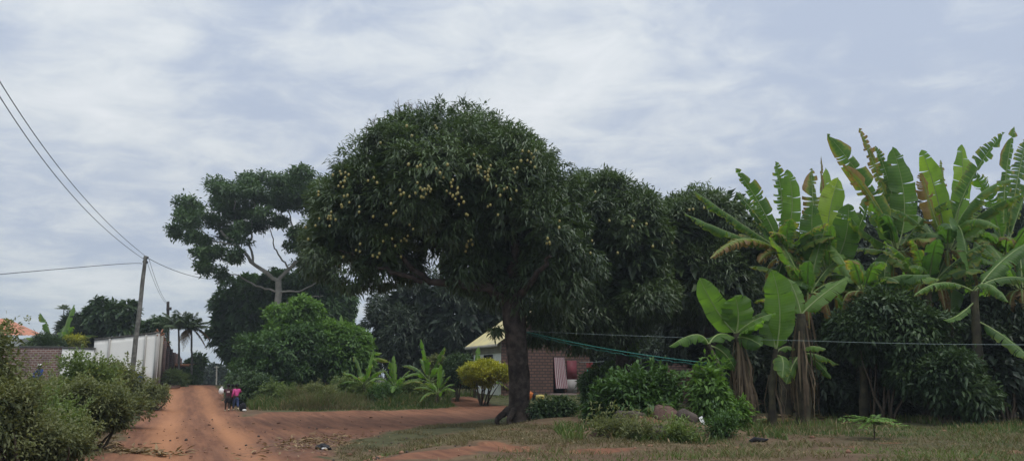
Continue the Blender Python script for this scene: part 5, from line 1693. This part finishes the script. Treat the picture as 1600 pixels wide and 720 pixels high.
def person(loc, label, H, rz, J, top_mat, low_mat, low_to, sleeves=True, extra=None, group=None, shoe=None, cap=None):
    """J: joint dictionary in metres for a 1.2 m child facing +Y; everything is scaled by H/1.2"""
    t = thing('person', loc, label, 'person', group, rz)
    k = H / 1.2
    names = list(J)
    P = {n: np.array(J[n]) * k for n in names}
    R = dict(pelvis=.085, waist=.078, chest=.092, neckb=.05, neck=.036, headb=.062, head=.078, headt=.05, shL=.048, shR=.048, elL=.031, elR=.031, wrL=.022, wrR=.022, haL=.024, haR=.024,
             hipL=.07, hipR=.07, knL=.046, knR=.046, anL=.028, anR=.028, toL=.026, toR=.026)
    E = [('pelvis', 'waist'), ('waist', 'chest'), ('chest', 'neckb'), ('neckb', 'neck'), ('neck', 'headb'), ('headb', 'head'), ('head', 'headt')]
    for s in 'LR':
        E += [('chest', 'sh' + s), ('sh' + s, 'el' + s), ('el' + s, 'wr' + s), ('wr' + s, 'ha' + s), ('pelvis', 'hip' + s), ('hip' + s, 'kn' + s), ('kn' + s, 'an' + s), ('an' + s, 'to' + s)]
    nm = [n for n in names]
    me = skin_mesh('body', [P[n] for n in nm], [(nm.index(a), nm.index(b)) for a, b in E], [R[n] * k for n in nm], M['skin'], None, nm.index('pelvis'))
    # fingers, nose and ears joined into the same mesh
    mb = MB()
    V = np.empty(len(me.vertices) * 3); me.vertices.foreach_get('co', V)
    mb.add(V.reshape(-1, 3), [tuple(p.vertices) for p in me.polygons])
    for s, sg in (('L', -1), ('R', 1)):
        h = P['ha' + s]; d = nrm(h - P['wr' + s]); sd = nrm(np.cross(d, [0, 1, .2]))
        for q in range(4):
            o = h + sd * (q - 1.5) * .013 * k
            ln = (.042, .048, .045, .036)[q] * k
            mb.tube([o, o + d * ln * .5, o + d * ln * .85 + np.array([0, .012, 0]) * k, o + d * ln + np.array([0, .02, 0]) * k], [.0075 * k, .007 * k, .006 * k, .004 * k], 6)
        o = h - d * .015 * k + sd * sg * -.02 * k
        mb.tube([o, o + (d * .6 - sd * sg * .8) * .022 * k, o + (d - sd * sg * .6) * .036 * k], [.009 * k, .008 * k, .005 * k], 6)
    hd = P['head']; fw = np.array([0, 1., 0])
    mb.ball(hd + fw * .078 * k + [0, 0, -.018 * k], (.013 * k, .016 * k, .018 * k), 6, 5)
    for sg in (-1, 1): mb.ball(hd + np.array([sg * .078, -.005, -.012]) * k, (.012 * k, .02 * k, .026 * k), 6, 5)
    bpy.data.meshes.remove(me)
    mk('body', mb, M['skin'], t, smooth=True, local=True)
    e = MB()
    for sg in (-1, 1): e.ball(hd + np.array([sg * .03, .072, .006]) * k, (.012 * k, .006 * k, .008 * k), 6, 4)
    mk('eyes', e, M['white_plastic'], t, local=True)
    e = MB(); e.ball(hd + np.array([0, .07, -.045]) * k, (.022 * k, .01 * k, .007 * k), 8, 4); mk('mouth', e, M['maroon_cloth'], t, local=True)
    h = MB(); h.ball(hd + np.array([0, -.012, .022]) * k, (.086 * k, .088 * k, .074 * k), 14, 9, noise=.06)
    mk('hair', h, M['hair'], t, smooth=True, local=True)
    if cap:
        c = MB(); c.tube([hd + [0, 0, .035 * k], hd + [0, 0, .07 * k], hd + [0, 0, .10 * k]], [.096 * k, .092 * k, .06 * k], 14); mk('cap', c, cap, t, smooth=True, local=True)
    # clothes
    up = ['pelvis', 'waist', 'chest', 'neckb', 'shL', 'shR']; rr = [.100, .098, .108, .06, .062, .062]
    pv = [P[n] for n in up]; ed = [(0, 1), (1, 2), (2, 3), (2, 4), (2, 5)]
    for s in 'LR':
        f = .95 if sleeves == 'long' else .75
        pv.append(P['sh' + s] * (1 - f) + P['el' + s] * f); rr.append(.046); ed.append((4 if s == 'L' else 5, len(pv) - 1))
        if sleeves == 'long':
            pv.append(P['wr' + s] * .9 + P['el' + s] * .1); rr.append(.034); ed.append((len(pv) - 2, len(pv) - 1))
    skin_mesh('shirt', pv, ed, [q * k for q in rr], top_mat, t, 0)
    pv = [P['pelvis'] + [0, 0, .03 * k], P['pelvis'] - [0, 0, .01 * k]]; rr = [.096, .100]; ed = [(0, 1)]
    for s in 'LR':
        pv.append(P['hip' + s]); rr.append(.083); ed.append((1, len(pv) - 1))
        if low_to > 1:
            pv.append(P['kn' + s]); rr.append(.062); ed.append((len(pv) - 2, len(pv) - 1))
            f = low_to - 1; pv.append(P['kn' + s] * (1 - f) + P['an' + s] * f); rr.append(.048); ed.append((len(pv) - 2, len(pv) - 1))
        else:
            pv.append(P['hip' + s] * (1 - low_to) + P['kn' + s] * low_to); rr.append(.072); ed.append((len(pv) - 2, len(pv) - 1))
    skin_mesh('trousers' if low_to > 1 else 'shorts', pv, ed, [q * k for q in rr], low_mat, t, 1)
    if shoe:
        for s in 'LR':
            m = MB(); a = P['an' + s]; b_ = P['to' + s]
            m.tube([a + nrm(a - b_) * .03 * k - [0, 0, .012 * k], a * .5 + b_ * .5 - [0, 0, .006 * k], b_ + nrm(b_ - a) * .03 * k], [.036 * k, .037 * k, .026 * k], 8)
            mk('sandal', m, shoe, t, smooth=True, local=True)
    return t, k


def walk(stride=.13, armL=None, armR=None, lean=.02):
    J = dict(pelvis=(0, 0, .60), waist=(0, lean * .5, .70), chest=(0, lean, .84), neckb=(0, lean, .95), neck=(0, lean, 1.0), headb=(0, lean + .005, 1.04), head=(0, lean + .01, 1.10), headt=(0, lean + .005, 1.16),
             shL=(-.13, lean, .91), shR=(.13, lean, .91), elL=(-.18, -.02, .73), elR=(.18, .04, .73), wrL=(-.18, .06, .57), wrR=(.18, .10, .58), haL=(-.18, .075, .52), haR=(.18, .12, .535),
             hipL=(-.062, 0, .55), hipR=(.062, 0, .55), knL=(-.066, stride * .55, .31), knR=(.066, -stride * .15, .31), anL=(-.066, stride * .9, .05), anR=(.066, -stride, .085),
             toL=(-.07, stride * .9 + .11, .028), toR=(.07, -stride + .09, .03))
    for k, a in (('L', armL), ('R', armR)):
        if a:
            J['el' + k], J['wr' + k], J['ha' + k] = a
    return J


HEAD = math.radians(23)     # the road runs up to the left
c1 = G(354.5, 35.6)
p1, k1 = person(c1, 'child in maroon top and black shorts carrying a white bag, leftmost of three walkers', 1.22, HEAD, walk(.08, armL=((-.24, .02, .78), (-.25, .04, .93), (-.25, .045, .985))), M['maroon_cloth'], M['black_cloth'], .95, group='children walking up the road', shoe=M['plank'])
pr = MB()
V = []
for j in range(4):
    for i in range(5):
        a = (i / 4 - .5) * 1.0
        V.append((math.sin(a) * .12 * k1, (.02 - math.cos(a) * .121) * k1, (.80 + j * .026) * k1))
pr.add(V, [(j * 5 + i, j * 5 + i + 1, (j + 1) * 5 + i + 1, (j + 1) * 5 + i) for j in range(3) for i in range(4)])
mk('shirt_print', pr, M['print'], p1, local=True)
# white bag held at the shoulder
bm = MB()
hb = np.array([-.25, .05, .985]) * k1
ca, sa = math.cos(HEAD), math.sin(HEAD)
hw = c1 + [ca * hb[0] - sa * hb[1], sa * hb[0] + ca * hb[1], hb[2]]
bm.ball(hw + [-.03, -.02, -.12], (.13, .11, .15), 14, 10, noise=.25, seed=4)
bm.tube([hw + [-.03, -.02, 0.0], hw + [-.01, 0, .05], hw + [0, 0, .075]], [.06, .035, .05], 8)
o = mk('plastic_bag', bm, M['white_plastic'], loc=hw, smooth=True); tag(o, 'white plastic bag held up by the child in maroon', 'bag')
person(G(368, 35.8), 'child in pink top and blue trousers striding, rightmost of three walkers', 1.18, HEAD + .25, walk(.15, armR=((.21, .06, .80), (.13, .15, .86), (.09, .17, .88))), M['pink_cloth'], M['denim'], 1.75, group='children walking up the road', shoe=M['plank'], sleeves='long')
person(G(361.5, 36.6), 'child in dark clothes half hidden between the maroon and pink children', 1.14, HEAD - .1, walk(.10), M['purple_cloth'], M['black_cloth'], 1.4, group='children walking up the road')
# small dark sack by the bush
q = G(379, 35.3); m = MB(); m.ball(q + [0, 0, .17], (.16, .14, .21), 12, 9, noise=.3, seed=3)
t = thing('sack', q, 'small black sack standing at the bush edge right of the children', 'sack'); mk('sack_body', m, M['black_cloth'], t, smooth=True)
m = MB(); m.ball(q + [.12, -.12, .05], (.10, .06, .05), 9, 6, noise=.2, seed=2); mk('pale_flap', m, M['white_plastic'], t, smooth=True)

# seated person in blue by the brick wall
zs = S(62, 594.5, 50.3)
sit = dict(pelvis=(0, 0, .16), waist=(0, .01, .27), chest=(0, .04, .43), neckb=(0, .055, .53), neck=(0, .06, .58), headb=(0, .07, .62), head=(0, .08, .68), headt=(0, .075, .74),
           shL=(-.14, .045, .49), shR=(.14, .045, .49), elL=(-.18, .15, .36), elR=(.18, .15, .36), wrL=(-.13, .30, .31), wrR=(.13, .30, .31), haL=(-.11, .345, .31), haR=(.11, .345, .31),
           hipL=(-.07, .05, .15), hipR=(.07, .05, .15), knL=(-.09, .32, .22), knR=(.09, .34, .20), anL=(-.09, .50, -.02), anR=(.09, .55, -.03), toL=(-.09, .61, -.045), toR=(.09, .66, -.055))
pb, kb = person(zs, 'person in blue clothes sitting before the left brick wall', 1.62, math.pi / 2 - .15, sit, M['blue_cloth'], M['blue_cloth'], 1.8, sleeves='long', cap=M['white_plastic'])
t = thing('bench', zs, 'pale plank bench under the person in blue', 'bench')
m = MB(); m.box(zs + [.35, -.02, .06], (1.5, .3, .06)); mk('seat', m, M['plank'], t)
for s in (-.3, .95):
    gq = float(hgt(zs[0] + s, zs[1])); hgt_ = max(.1, zs[2] + .03 - gq)
    m = MB(); m.box([zs[0] + s, zs[1], gq + hgt_ / 2 - .002], (.08, .26, hgt_)); mk('leg', m, M['plank'], t)

# blue drum by the pole base
q = G(213, 47.3)
q[2] = S(213, 596, 47.3)[2]
m = MB(); m.tube([q + [0, 0, -.4], q + [0, 0, 0], q + [0, 0, .05], q + [0, 0, .25], q + [0, 0, .27], q + [0, 0, .45]], [.24, .26, .27, .27, .26, .25], 16)
t = thing('drum', q, 'dark blue plastic drum at the foot of the leaning pole', 'drum'); mk('barrel', m, M['blue_plastic'], t, smooth=True)
m = MB(); m.tube([q + [0, 0, .452], q + [0, 0, .50]], [.27, .26], 16); mk('lid', m, M['frame'], t)


# ------------------------------------------------------------------ litter
def leaf_litter(label, px0, py0, rx, ry, n, name='leaf_litter', L=.16):
    c = onG(px0, py0); m = MB()
    xy = RNG.normal(size=(n, 2)) * [rx, ry] + c[:2]
    z = hgt(xy[:, 0], xy[:, 1]) + RNG.uniform(.01, .07, n)
    P = np.column_stack([xy, z])
    Dd = nrm(np.column_stack([RNG.normal(size=(n, 2)), RNG.normal(size=n) * .25]))
    Nn = nrm(np.column_stack([RNG.normal(size=(n, 2)) * .4, np.ones(n)]))
    diamonds(m, P, Dd, Nn, L * RNG.uniform(.5, 1.6, n), L * .28 * RNG.uniform(.5, 1.4, n), RNG.random(n) * .95)
    o = mk(name, m, M['dry'], loc=c); tag(o, label, 'leaf litter', kind='stuff')


leaf_litter('heap of dry leaves scattered in the middle of the dirt track', 500, 692, .55, 1.3, 420)
leaf_litter('small pile of dry leaves on the left of the road in the foreground', 225, 708, .38, .16, 170, L=.22)
leaf_litter('thin scatter of pale leaves over the road junction', 430, 668, 2.6, 3.2, 60, L=.08)
leaf_litter('fallen dry leaves at the feet of the banana plants', 1230, 652, 3.0, .6, 260, L=.3)
leaf_litter('straw and twigs scattered on the dry bank', 900, 690, 4.2, 1.8, 420, L=.085)
cA = onG(140, 705)
leaf_litter('dry stalks lying among the weeds at bottom left', 120, 700, .9, .5, 120, L=.25)


def pebbles():
    m = MB(); n = 60
    for k in range(n):
        p = G(RNG.uniform(180, 760), 14 + 18 * RNG.random() ** 1.8)
        m.ball(p + [0, 0, .012], (.018 + .03 * RNG.random() ** 3,) * 3, 6, 4, noise=.3, seed=k)
    o = mk('pebbles', m, M['rock']); tag(o, 'small stones scattered over the red dirt road', 'pebbles', kind='stuff')


pebbles()
def clods():
    m = MB(); n = 420
    for k in range(n):
        if k % 3: p = G(RNG.uniform(190, 640), 14 + 20 * RNG.random() ** 1.8)
        else: p = G(RNG.uniform(540, 1560), 11.5 + 8 * RNG.random() ** 1.5)
        r = .012 + .045 * RNG.random() ** 4
        m.ball(p + [0, 0, r * .3], (r * RNG.uniform(.8, 1.5), r, r * .7), 6, 4, noise=.5, seed=k, tint=RNG.random() * .9)
    o = mk('soil_clods', m, M['clod']); tag(o, 'crumbled reddish soil clods over the track and bank', 'soil clods', kind='stuff')


M['clod'] = leaf_mat('soil_clod', (.12, .062, .042), (.32, .18, .115), .9, .1, .0, 3)
clods()
q = onG(506, 702); m = MB(); m.ball(q + [0, 0, .05], (.17, .10, .07), 14, 9, noise=.9, seed=9)
t = thing('plastic_bag', q, 'crumpled black plastic bag in the dry leaf heap on the track', 'bag'); mk('bag_body', m, M['black_plastic'], t)
m = MB(); m.ball(q + [.03, -.09, .03], (.07, .03, .025), 8, 6, noise=.4, seed=5); mk('pale_lining', m, M['white_plastic'], t)
q = onG(1185, 690); m = MB()
m.tube(np.array([q + [-.18, 0, .02], q + [-.06, .03, .05], q + [.08, -.02, .03], q + [.2, .03, .05]]), [.02, .05, .045, .015], 8, wob=.5)
o = mk('rag', m, M['black_cloth'], loc=q); tag(o, 'black rag lying on the grass of the right verge', 'rag')
q = onG(1098, 664); m = MB()
m.add([q + [-.08, 0, .16], q + [0, .02, .2], q + [.1, 0, .03], q + [.02, -.03, .01], q + [.03, -.02, .1], q + [-.05, -.03, .08]], [(0, 1, 4, 5), (5, 4, 2, 3)])
o = mk('litter_scrap', m, M['white_plastic'], loc=q); tag(o, 'white scrap of litter at the foot of the boulder heap', 'litter')
q = onG(1205, 660)
lf = leaf_geom(q + [-.5, 0, .04], q + [0, 0, .16], q + [.55, .1, .05], .3, (0, -.4, 1), tear=.5, dry=1.1, tint=.4)
o = mk('fallen_leaf', lf, [M['banana'], M['rib']], loc=q); tag(o, 'fallen dry banana leaf on the ground below the banana clump', 'fallen leaf')
q = onG(262, 606.5); m = MB(); m.box(q + [0, 0, .08], (1.6, .5, .10), -.3); m.box(q + [.2, .1, .17], (1.2, .3, .07), -.15)
o = mk('timber_stack', m, M['redrock'], loc=q); tag(o, 'flat reddish planks lying at the left edge of the road crest', 'planks')


# ------------------------------------------------------------------ grass
def grass(label, n, sampler, hmin, hmax, mat, w=.02, name='grass', lean=.35, dryf=.1, edge=True):
    xy = sampler(n); n = len(xy)
    z = hgt(xy[:, 0], xy[:, 1]) - .02
    P = np.column_stack([xy, z])
    clump = fbm(xy[:, 0] * .9, xy[:, 1] * .9, 3)
    big = fbm(xy[:, 0] * .55 + 31, xy[:, 1] * .55, 2)
    h = RNG.uniform(hmin, hmax, n) * (.25 + 1.1 * clump) * (.45 + 1.3 * big)
    if edge:
        r_, t_, f_ = masks(xy[:, 0], xy[:, 1])
        h = h * (.25 + .75 * sm(0, 1.6, -np.maximum(np.maximum(r_, t_), f_)))
    a = RNG.uniform(0, 2 * np.pi, n); s = np.column_stack([np.cos(a), np.sin(a), np.zeros(n)])
    ln = np.column_stack([RNG.normal(size=(n, 2)) * lean, np.zeros(n)])
    ww = w * RNG.uniform(.6, 1.3, n)[:, None]
    mid = P + np.array([0, 0, 1.]) * (h * .55)[:, None] + ln * (h * .35)[:, None]
    tip = P + np.array([0, 0, 1.]) * (h * .95)[:, None] + ln * h[:, None]
    V = np.stack([P - s * ww, P + s * ww, mid - s * ww * .7, mid + s * ww * .7, tip], 1).reshape(-1, 3)
    k = np.arange(n) * 5
    m = MB()
    tint = np.clip(.05 + .7 * (clump - .2) + .9 * (fbm(xy[:, 0] * .3 + 7, xy[:, 1] * .4, 2) - .3) + RNG.uniform(-.25, .25, n), 0, .95)
    tint[RNG.random(n) < dryf] = 1.0
    m.add(V, np.stack([k, k + 1, k + 3, k + 2], 1), tint=np.repeat(tint, 5))
    m.f.append(np.stack([k + 2, k + 3, k + 4], 1)); m.mi.append(np.zeros(n, int))
    o = mk(name, m, mat); tag(o, label, 'grass', kind='stuff')


def samp_poly(pts, margin=0.0):
    poly = np.array([onG(*q)[:2] for q in pts])
    lo, hi = poly.min(0), poly.max(0)

    def f(n):
        out = []
        while sum(map(len, out)) < n:
            q = RNG.uniform(lo, hi, (n, 2))
            out.append(q[poly_sd(q[:, 0], q[:, 1], poly) > 0])
        return np.concatenate(out)[:n]
    return f


def filt(f, cond):
    def g(n):
        q = f(n)
        return q[cond(q[:, 0], q[:, 1])]
    return g


def samp_rect(x0, x1, y0, y1):
    return lambda n: np.column_stack([RNG.uniform(x0, x1, n), RNG.uniform(y0, y1, n)])


def off_dirt(x, y):
    r, t, f = masks(x, y)
    return (r < -.25) & (t < -.1) & (f < -.1)


grass('tall green grass on the mound between the track and the small bananas', 34000, filt(samp_rect(-13, -2.0, 36.2, 46), lambda x, y: off_dirt(x, y) & (road_d(x, y) > 2.7)), .35, 1.15, M['grass'], .02, dryf=.08)
grass('tangled grey-green grass along the front of the mound', 9000, filt(samp_rect(-11.5, -3.5, 35.8, 39), lambda x, y: off_dirt(x, y) & (road_d(x, y) > 2.9)), .25, .65, M['grass'], .018, lean=.6, dryf=.35)
grass('patch of pale seeding grass at the front of the mound', 6000, filt(samp_rect(-10.5, -6.5, 36, 38.6), lambda x, y: off_dirt(x, y) & (road_d(x, y) > 3.2)), .4, 1.1, M['drygrass'], .014, lean=.5)
grass('tufts of weeds growing among the boulders', 6000, filt(samp_rect(1.0, 5.6, 15.4, 19.4), lambda x, y: fbm(x * 1.1, y * 1.1, 2) > .33), .15, .55, M['grass'], .016, lean=.5, edge=False)
grass('short green lawn before the brick house', 16000, filt(samp_rect(-4, 7, 29, 44), off_dirt), .05, .18, M['grass'], .02, dryf=.08)
grass('green grass fringe around the boulders and banana feet', 16000, filt(samp_rect(2.0, 15, 16.8, 24), lambda x, y: off_dirt(x, y) & (fbm(x * .6, y * .8, 3) > .40)), .08, .34, M['grass'], .012, dryf=.15)
grass('thin dry grass over the bank at lower right', 48000, filt(samp_rect(-3, 14, 10.5, 20), lambda x, y: off_dirt(x, y) & (fbm(x * .5 + 9, y * .9, 3) > .47) & ((fbm(x * .35 + 1, y * .55 + 6, 3) < .45) | (x > 5) | (y > 19))), .05, .22, M['drygrass'], .008, lean=.8)
grass('worn dry grass between the dirt track and the big mango trunk', 34000, filt(samp_rect(-4.5, 3, 15, 27.5), lambda x, y: off_dirt(x, y) & (fbm(x * .6 + 4, y * .8, 3) > .36) & ((fbm(x * .35 + 1, y * .55 + 6, 3) < .45) | (x > 5) | (y > 19))), .06, .22, M['drygrass'], .010, lean=.7, edge=False)
grass('sparse green tufts over the bank at lower right', 34000, filt(samp_rect(-3, 14, 10.5, 20), lambda x, y: off_dirt(x, y) & (fbm(x * .55 + 2, y * .9, 3) > .50 - .10 * sm(3, 9, x)) & ((fbm(x * .35 + 1, y * .55 + 6, 3) < .45) | (x > 5) | (y > 19))), .05, .24, M['grass'], .008, lean=.7)
grass('dry grass along the left verge of the road', 26000, filt(samp_rect(-26, -7, 12, 48), lambda x, y: (road_d(x, y) < -2.1) & (road_d(x, y) > -3.9)), .15, .6, M['drygrass'], .014, lean=.5)
grass('tall seeding weeds standing among the left verge bushes', 9000, filt(samp_rect(-22, -7, 12, 26), lambda x, y: (road_d(x, y) < -3.0) & (road_d(x, y) > -10)), .6, 1.5, M['weedgrass'], .010, lean=.35, dryf=.3)
grass('green weeds carpeting the left verge', 26000, filt(samp_rect(-30, -7, 11.5, 52), lambda x, y: (road_d(x, y) < -2.9) & (road_d(x, y) > -10)), .2, .6, M['grass'], .016, lean=.45, dryf=.2)
grass('weeds at the foot of the white walls by the crest', 7000, filt(samp_rect(-34, -22, 46, 66), lambda x, y: (road_d(x, y) < -2.0) & (road_d(x, y) > -8)), .2, .6, M['grass'], .03, dryf=.2)
grass('grass along the right edge of the road near the crest', 5000, filt(samp_rect(-24, -11, 36, 60), lambda x, y: (road_d(x, y) > 2.0) & (road_d(x, y) < 5.5)), .15, .5, M['grass'], .025, dryf=.2)


# ------------------------------------------------------------------ sky, sun, camera
EL, AZ = math.radians(62), math.radians(128)      # sun high behind cloud, off to the right


def world():
    w = bpy.data.worlds.new('World'); SC.world = w; w.use_nodes = True
    nt = w.node_tree; nt.nodes.clear()
    out = nd(nt, 'ShaderNodeOutputWorld')
    sky = nd(nt, 'ShaderNodeTexSky'); sky.sky_type = 'NISHITA'; sky.sun_disc = False
    sky.sun_elevation = EL; sky.sun_rotation = AZ
    b1 = nd(nt, 'ShaderNodeBackground', Strength=.085); nt.links.new(sky.outputs[0], b1.inputs[0])
    g = nd(nt, 'ShaderNodeTexCoord').outputs['Generated']
    sp = nd(nt, 'ShaderNodeSeparateXYZ'); nt.links.new(g, sp.inputs[0])
    den = mth(nt, 'ADD', mth(nt, 'MAXIMUM', sp.outputs[2], 0.0), .16)
    u = mth(nt, 'DIVIDE', sp.outputs[0], den); v = mth(nt, 'DIVIDE', sp.outputs[1], den)
    cb = nd(nt, 'ShaderNodeCombineXYZ'); nt.links.new(u, cb.inputs[0]); nt.links.new(v, cb.inputs[1])
    mp = nd(nt, 'ShaderNodeMapping'); mp.inputs['Rotation'].default_value = (0, 0, math.radians(28)); mp.inputs['Scale'].default_value = (.9, 1.0, 1)
    nt.links.new(cb.outputs[0], mp.inputs[0])
    n1 = nd(nt, 'ShaderNodeTexNoise', Scale=1.5, Detail=8.0, Roughness=.55, Distortion=.35); nt.links.new(mp.outputs[0], n1.inputs['Vector'])
    n2 = nd(nt, 'ShaderNodeTexNoise', Scale=5.0, Detail=7.0, Roughness=.62, Distortion=.5); nt.links.new(mp.outputs[0], n2.inputs['Vector'])
    f = mth(nt, 'ADD', mth(nt, 'MULTIPLY', n1.outputs['Fac'], .60), mth(nt, 'MULTIPLY', n2.outputs['Fac'], .40))
    # thinner, bluer cloud towards the right
    f = mth(nt, 'SUBTRACT', f, mth(nt, 'MULTIPLY', maprange(nt, sp.outputs[0], .05, .6), .10))
    f = mth(nt, 'ADD', f, mth(nt, 'MULTIPLY', maprange(nt, mth(nt, 'ABSOLUTE', mth(nt, 'SUBTRACT', sp.outputs[0], .04)), .0, .32, 1, 0), mth(nt, 'MULTIPLY', maprange(nt, sp.outputs[2], .22, .42), .07)))
    c = mixc(nt, maprange(nt, f, .40, .60), (.48, .555, .70), (.775, .825, .86))
    c = mixc(nt, maprange(nt, f, .55, .70), c, (.90, .935, .96))
    c = mixc(nt, mth(nt, 'MULTIPLY', maprange(nt, sp.outputs[2], .0, .18, 1, 0), .55), c, (.42, .52, .60))
    # overcast luminance grows towards the zenith
    z = mth(nt, 'MULTIPLY', maprange(nt, sp.outputs[2], .42, .9, 1.0, 2.2), maprange(nt, sp.outputs[2], .12, .42, .96, 1.08))
    vm = nd(nt, 'ShaderNodeVectorMath', operation='SCALE'); nt.links.new(c, vm.inputs[0]); nt.links.new(z, vm.inputs['Scale'])
    b2 = nd(nt, 'ShaderNodeBackground', Strength=1.0); nt.links.new(vm.outputs[0], b2.inputs[0])
    mx = nd(nt, 'ShaderNodeMixShader'); mx.inputs[0].default_value = .86
    nt.links.new(b1.outputs[0], mx.inputs[1]); nt.links.new(b2.outputs[0], mx.inputs[2]); nt.links.new(mx.outputs[0], out.inputs[0])


world()
L = bpy.data.lights.new('sun', 'SUN'); L.energy = 1.5; L.angle = math.radians(18); L.color = (1, .96, .89)
so = bpy.data.objects.new('sun', L); COL.objects.link(so)
dv = Vector((math.sin(AZ) * math.cos(EL), math.cos(AZ) * math.cos(EL), math.sin(EL)))
so.rotation_euler = dv.to_track_quat('Z', 'Y').to_euler()

hz = MB(); hz.box((0, 150, 55), (700, 420, 130))
hm, hnt, hout = new_mat('humid_haze')
vs = nd(hnt, 'ShaderNodeVolumeScatter', Density=.0007, Anisotropy=.3); vs.inputs['Color'].default_value = (.82, .92, 1.0, 1)
hnt.links.new(vs.outputs[0], hout.inputs['Volume'])
hz_o = mk('haze', hz, hm); tag(hz_o, kind='structure')
SC.cycles.volume_max_steps = 64

cam = bpy.data.cameras.new('camera'); co = bpy.data.objects.new('camera', cam); COL.objects.link(co)
cam.sensor_fit = 'HORIZONTAL'; cam.sensor_width = 36; cam.lens = 36 * F / 1600; cam.clip_end = 20000
co.location = (0, 0, CAMZ); co.rotation_euler = (math.pi / 2 + PITCH, 0, 0)
SC.camera = co
SC.view_settings.view_transform = 'Standard'; SC.view_settings.look = 'None'; SC.view_settings.exposure = 0
SC.render.engine = 'CYCLES'
SC.cycles.max_bounces = 6; SC.cycles.diffuse_bounces = 3; SC.cycles.transmission_bounces = 3; SC.cycles.glossy_bounces = 2
SC.cycles.use_adaptive_sampling = True
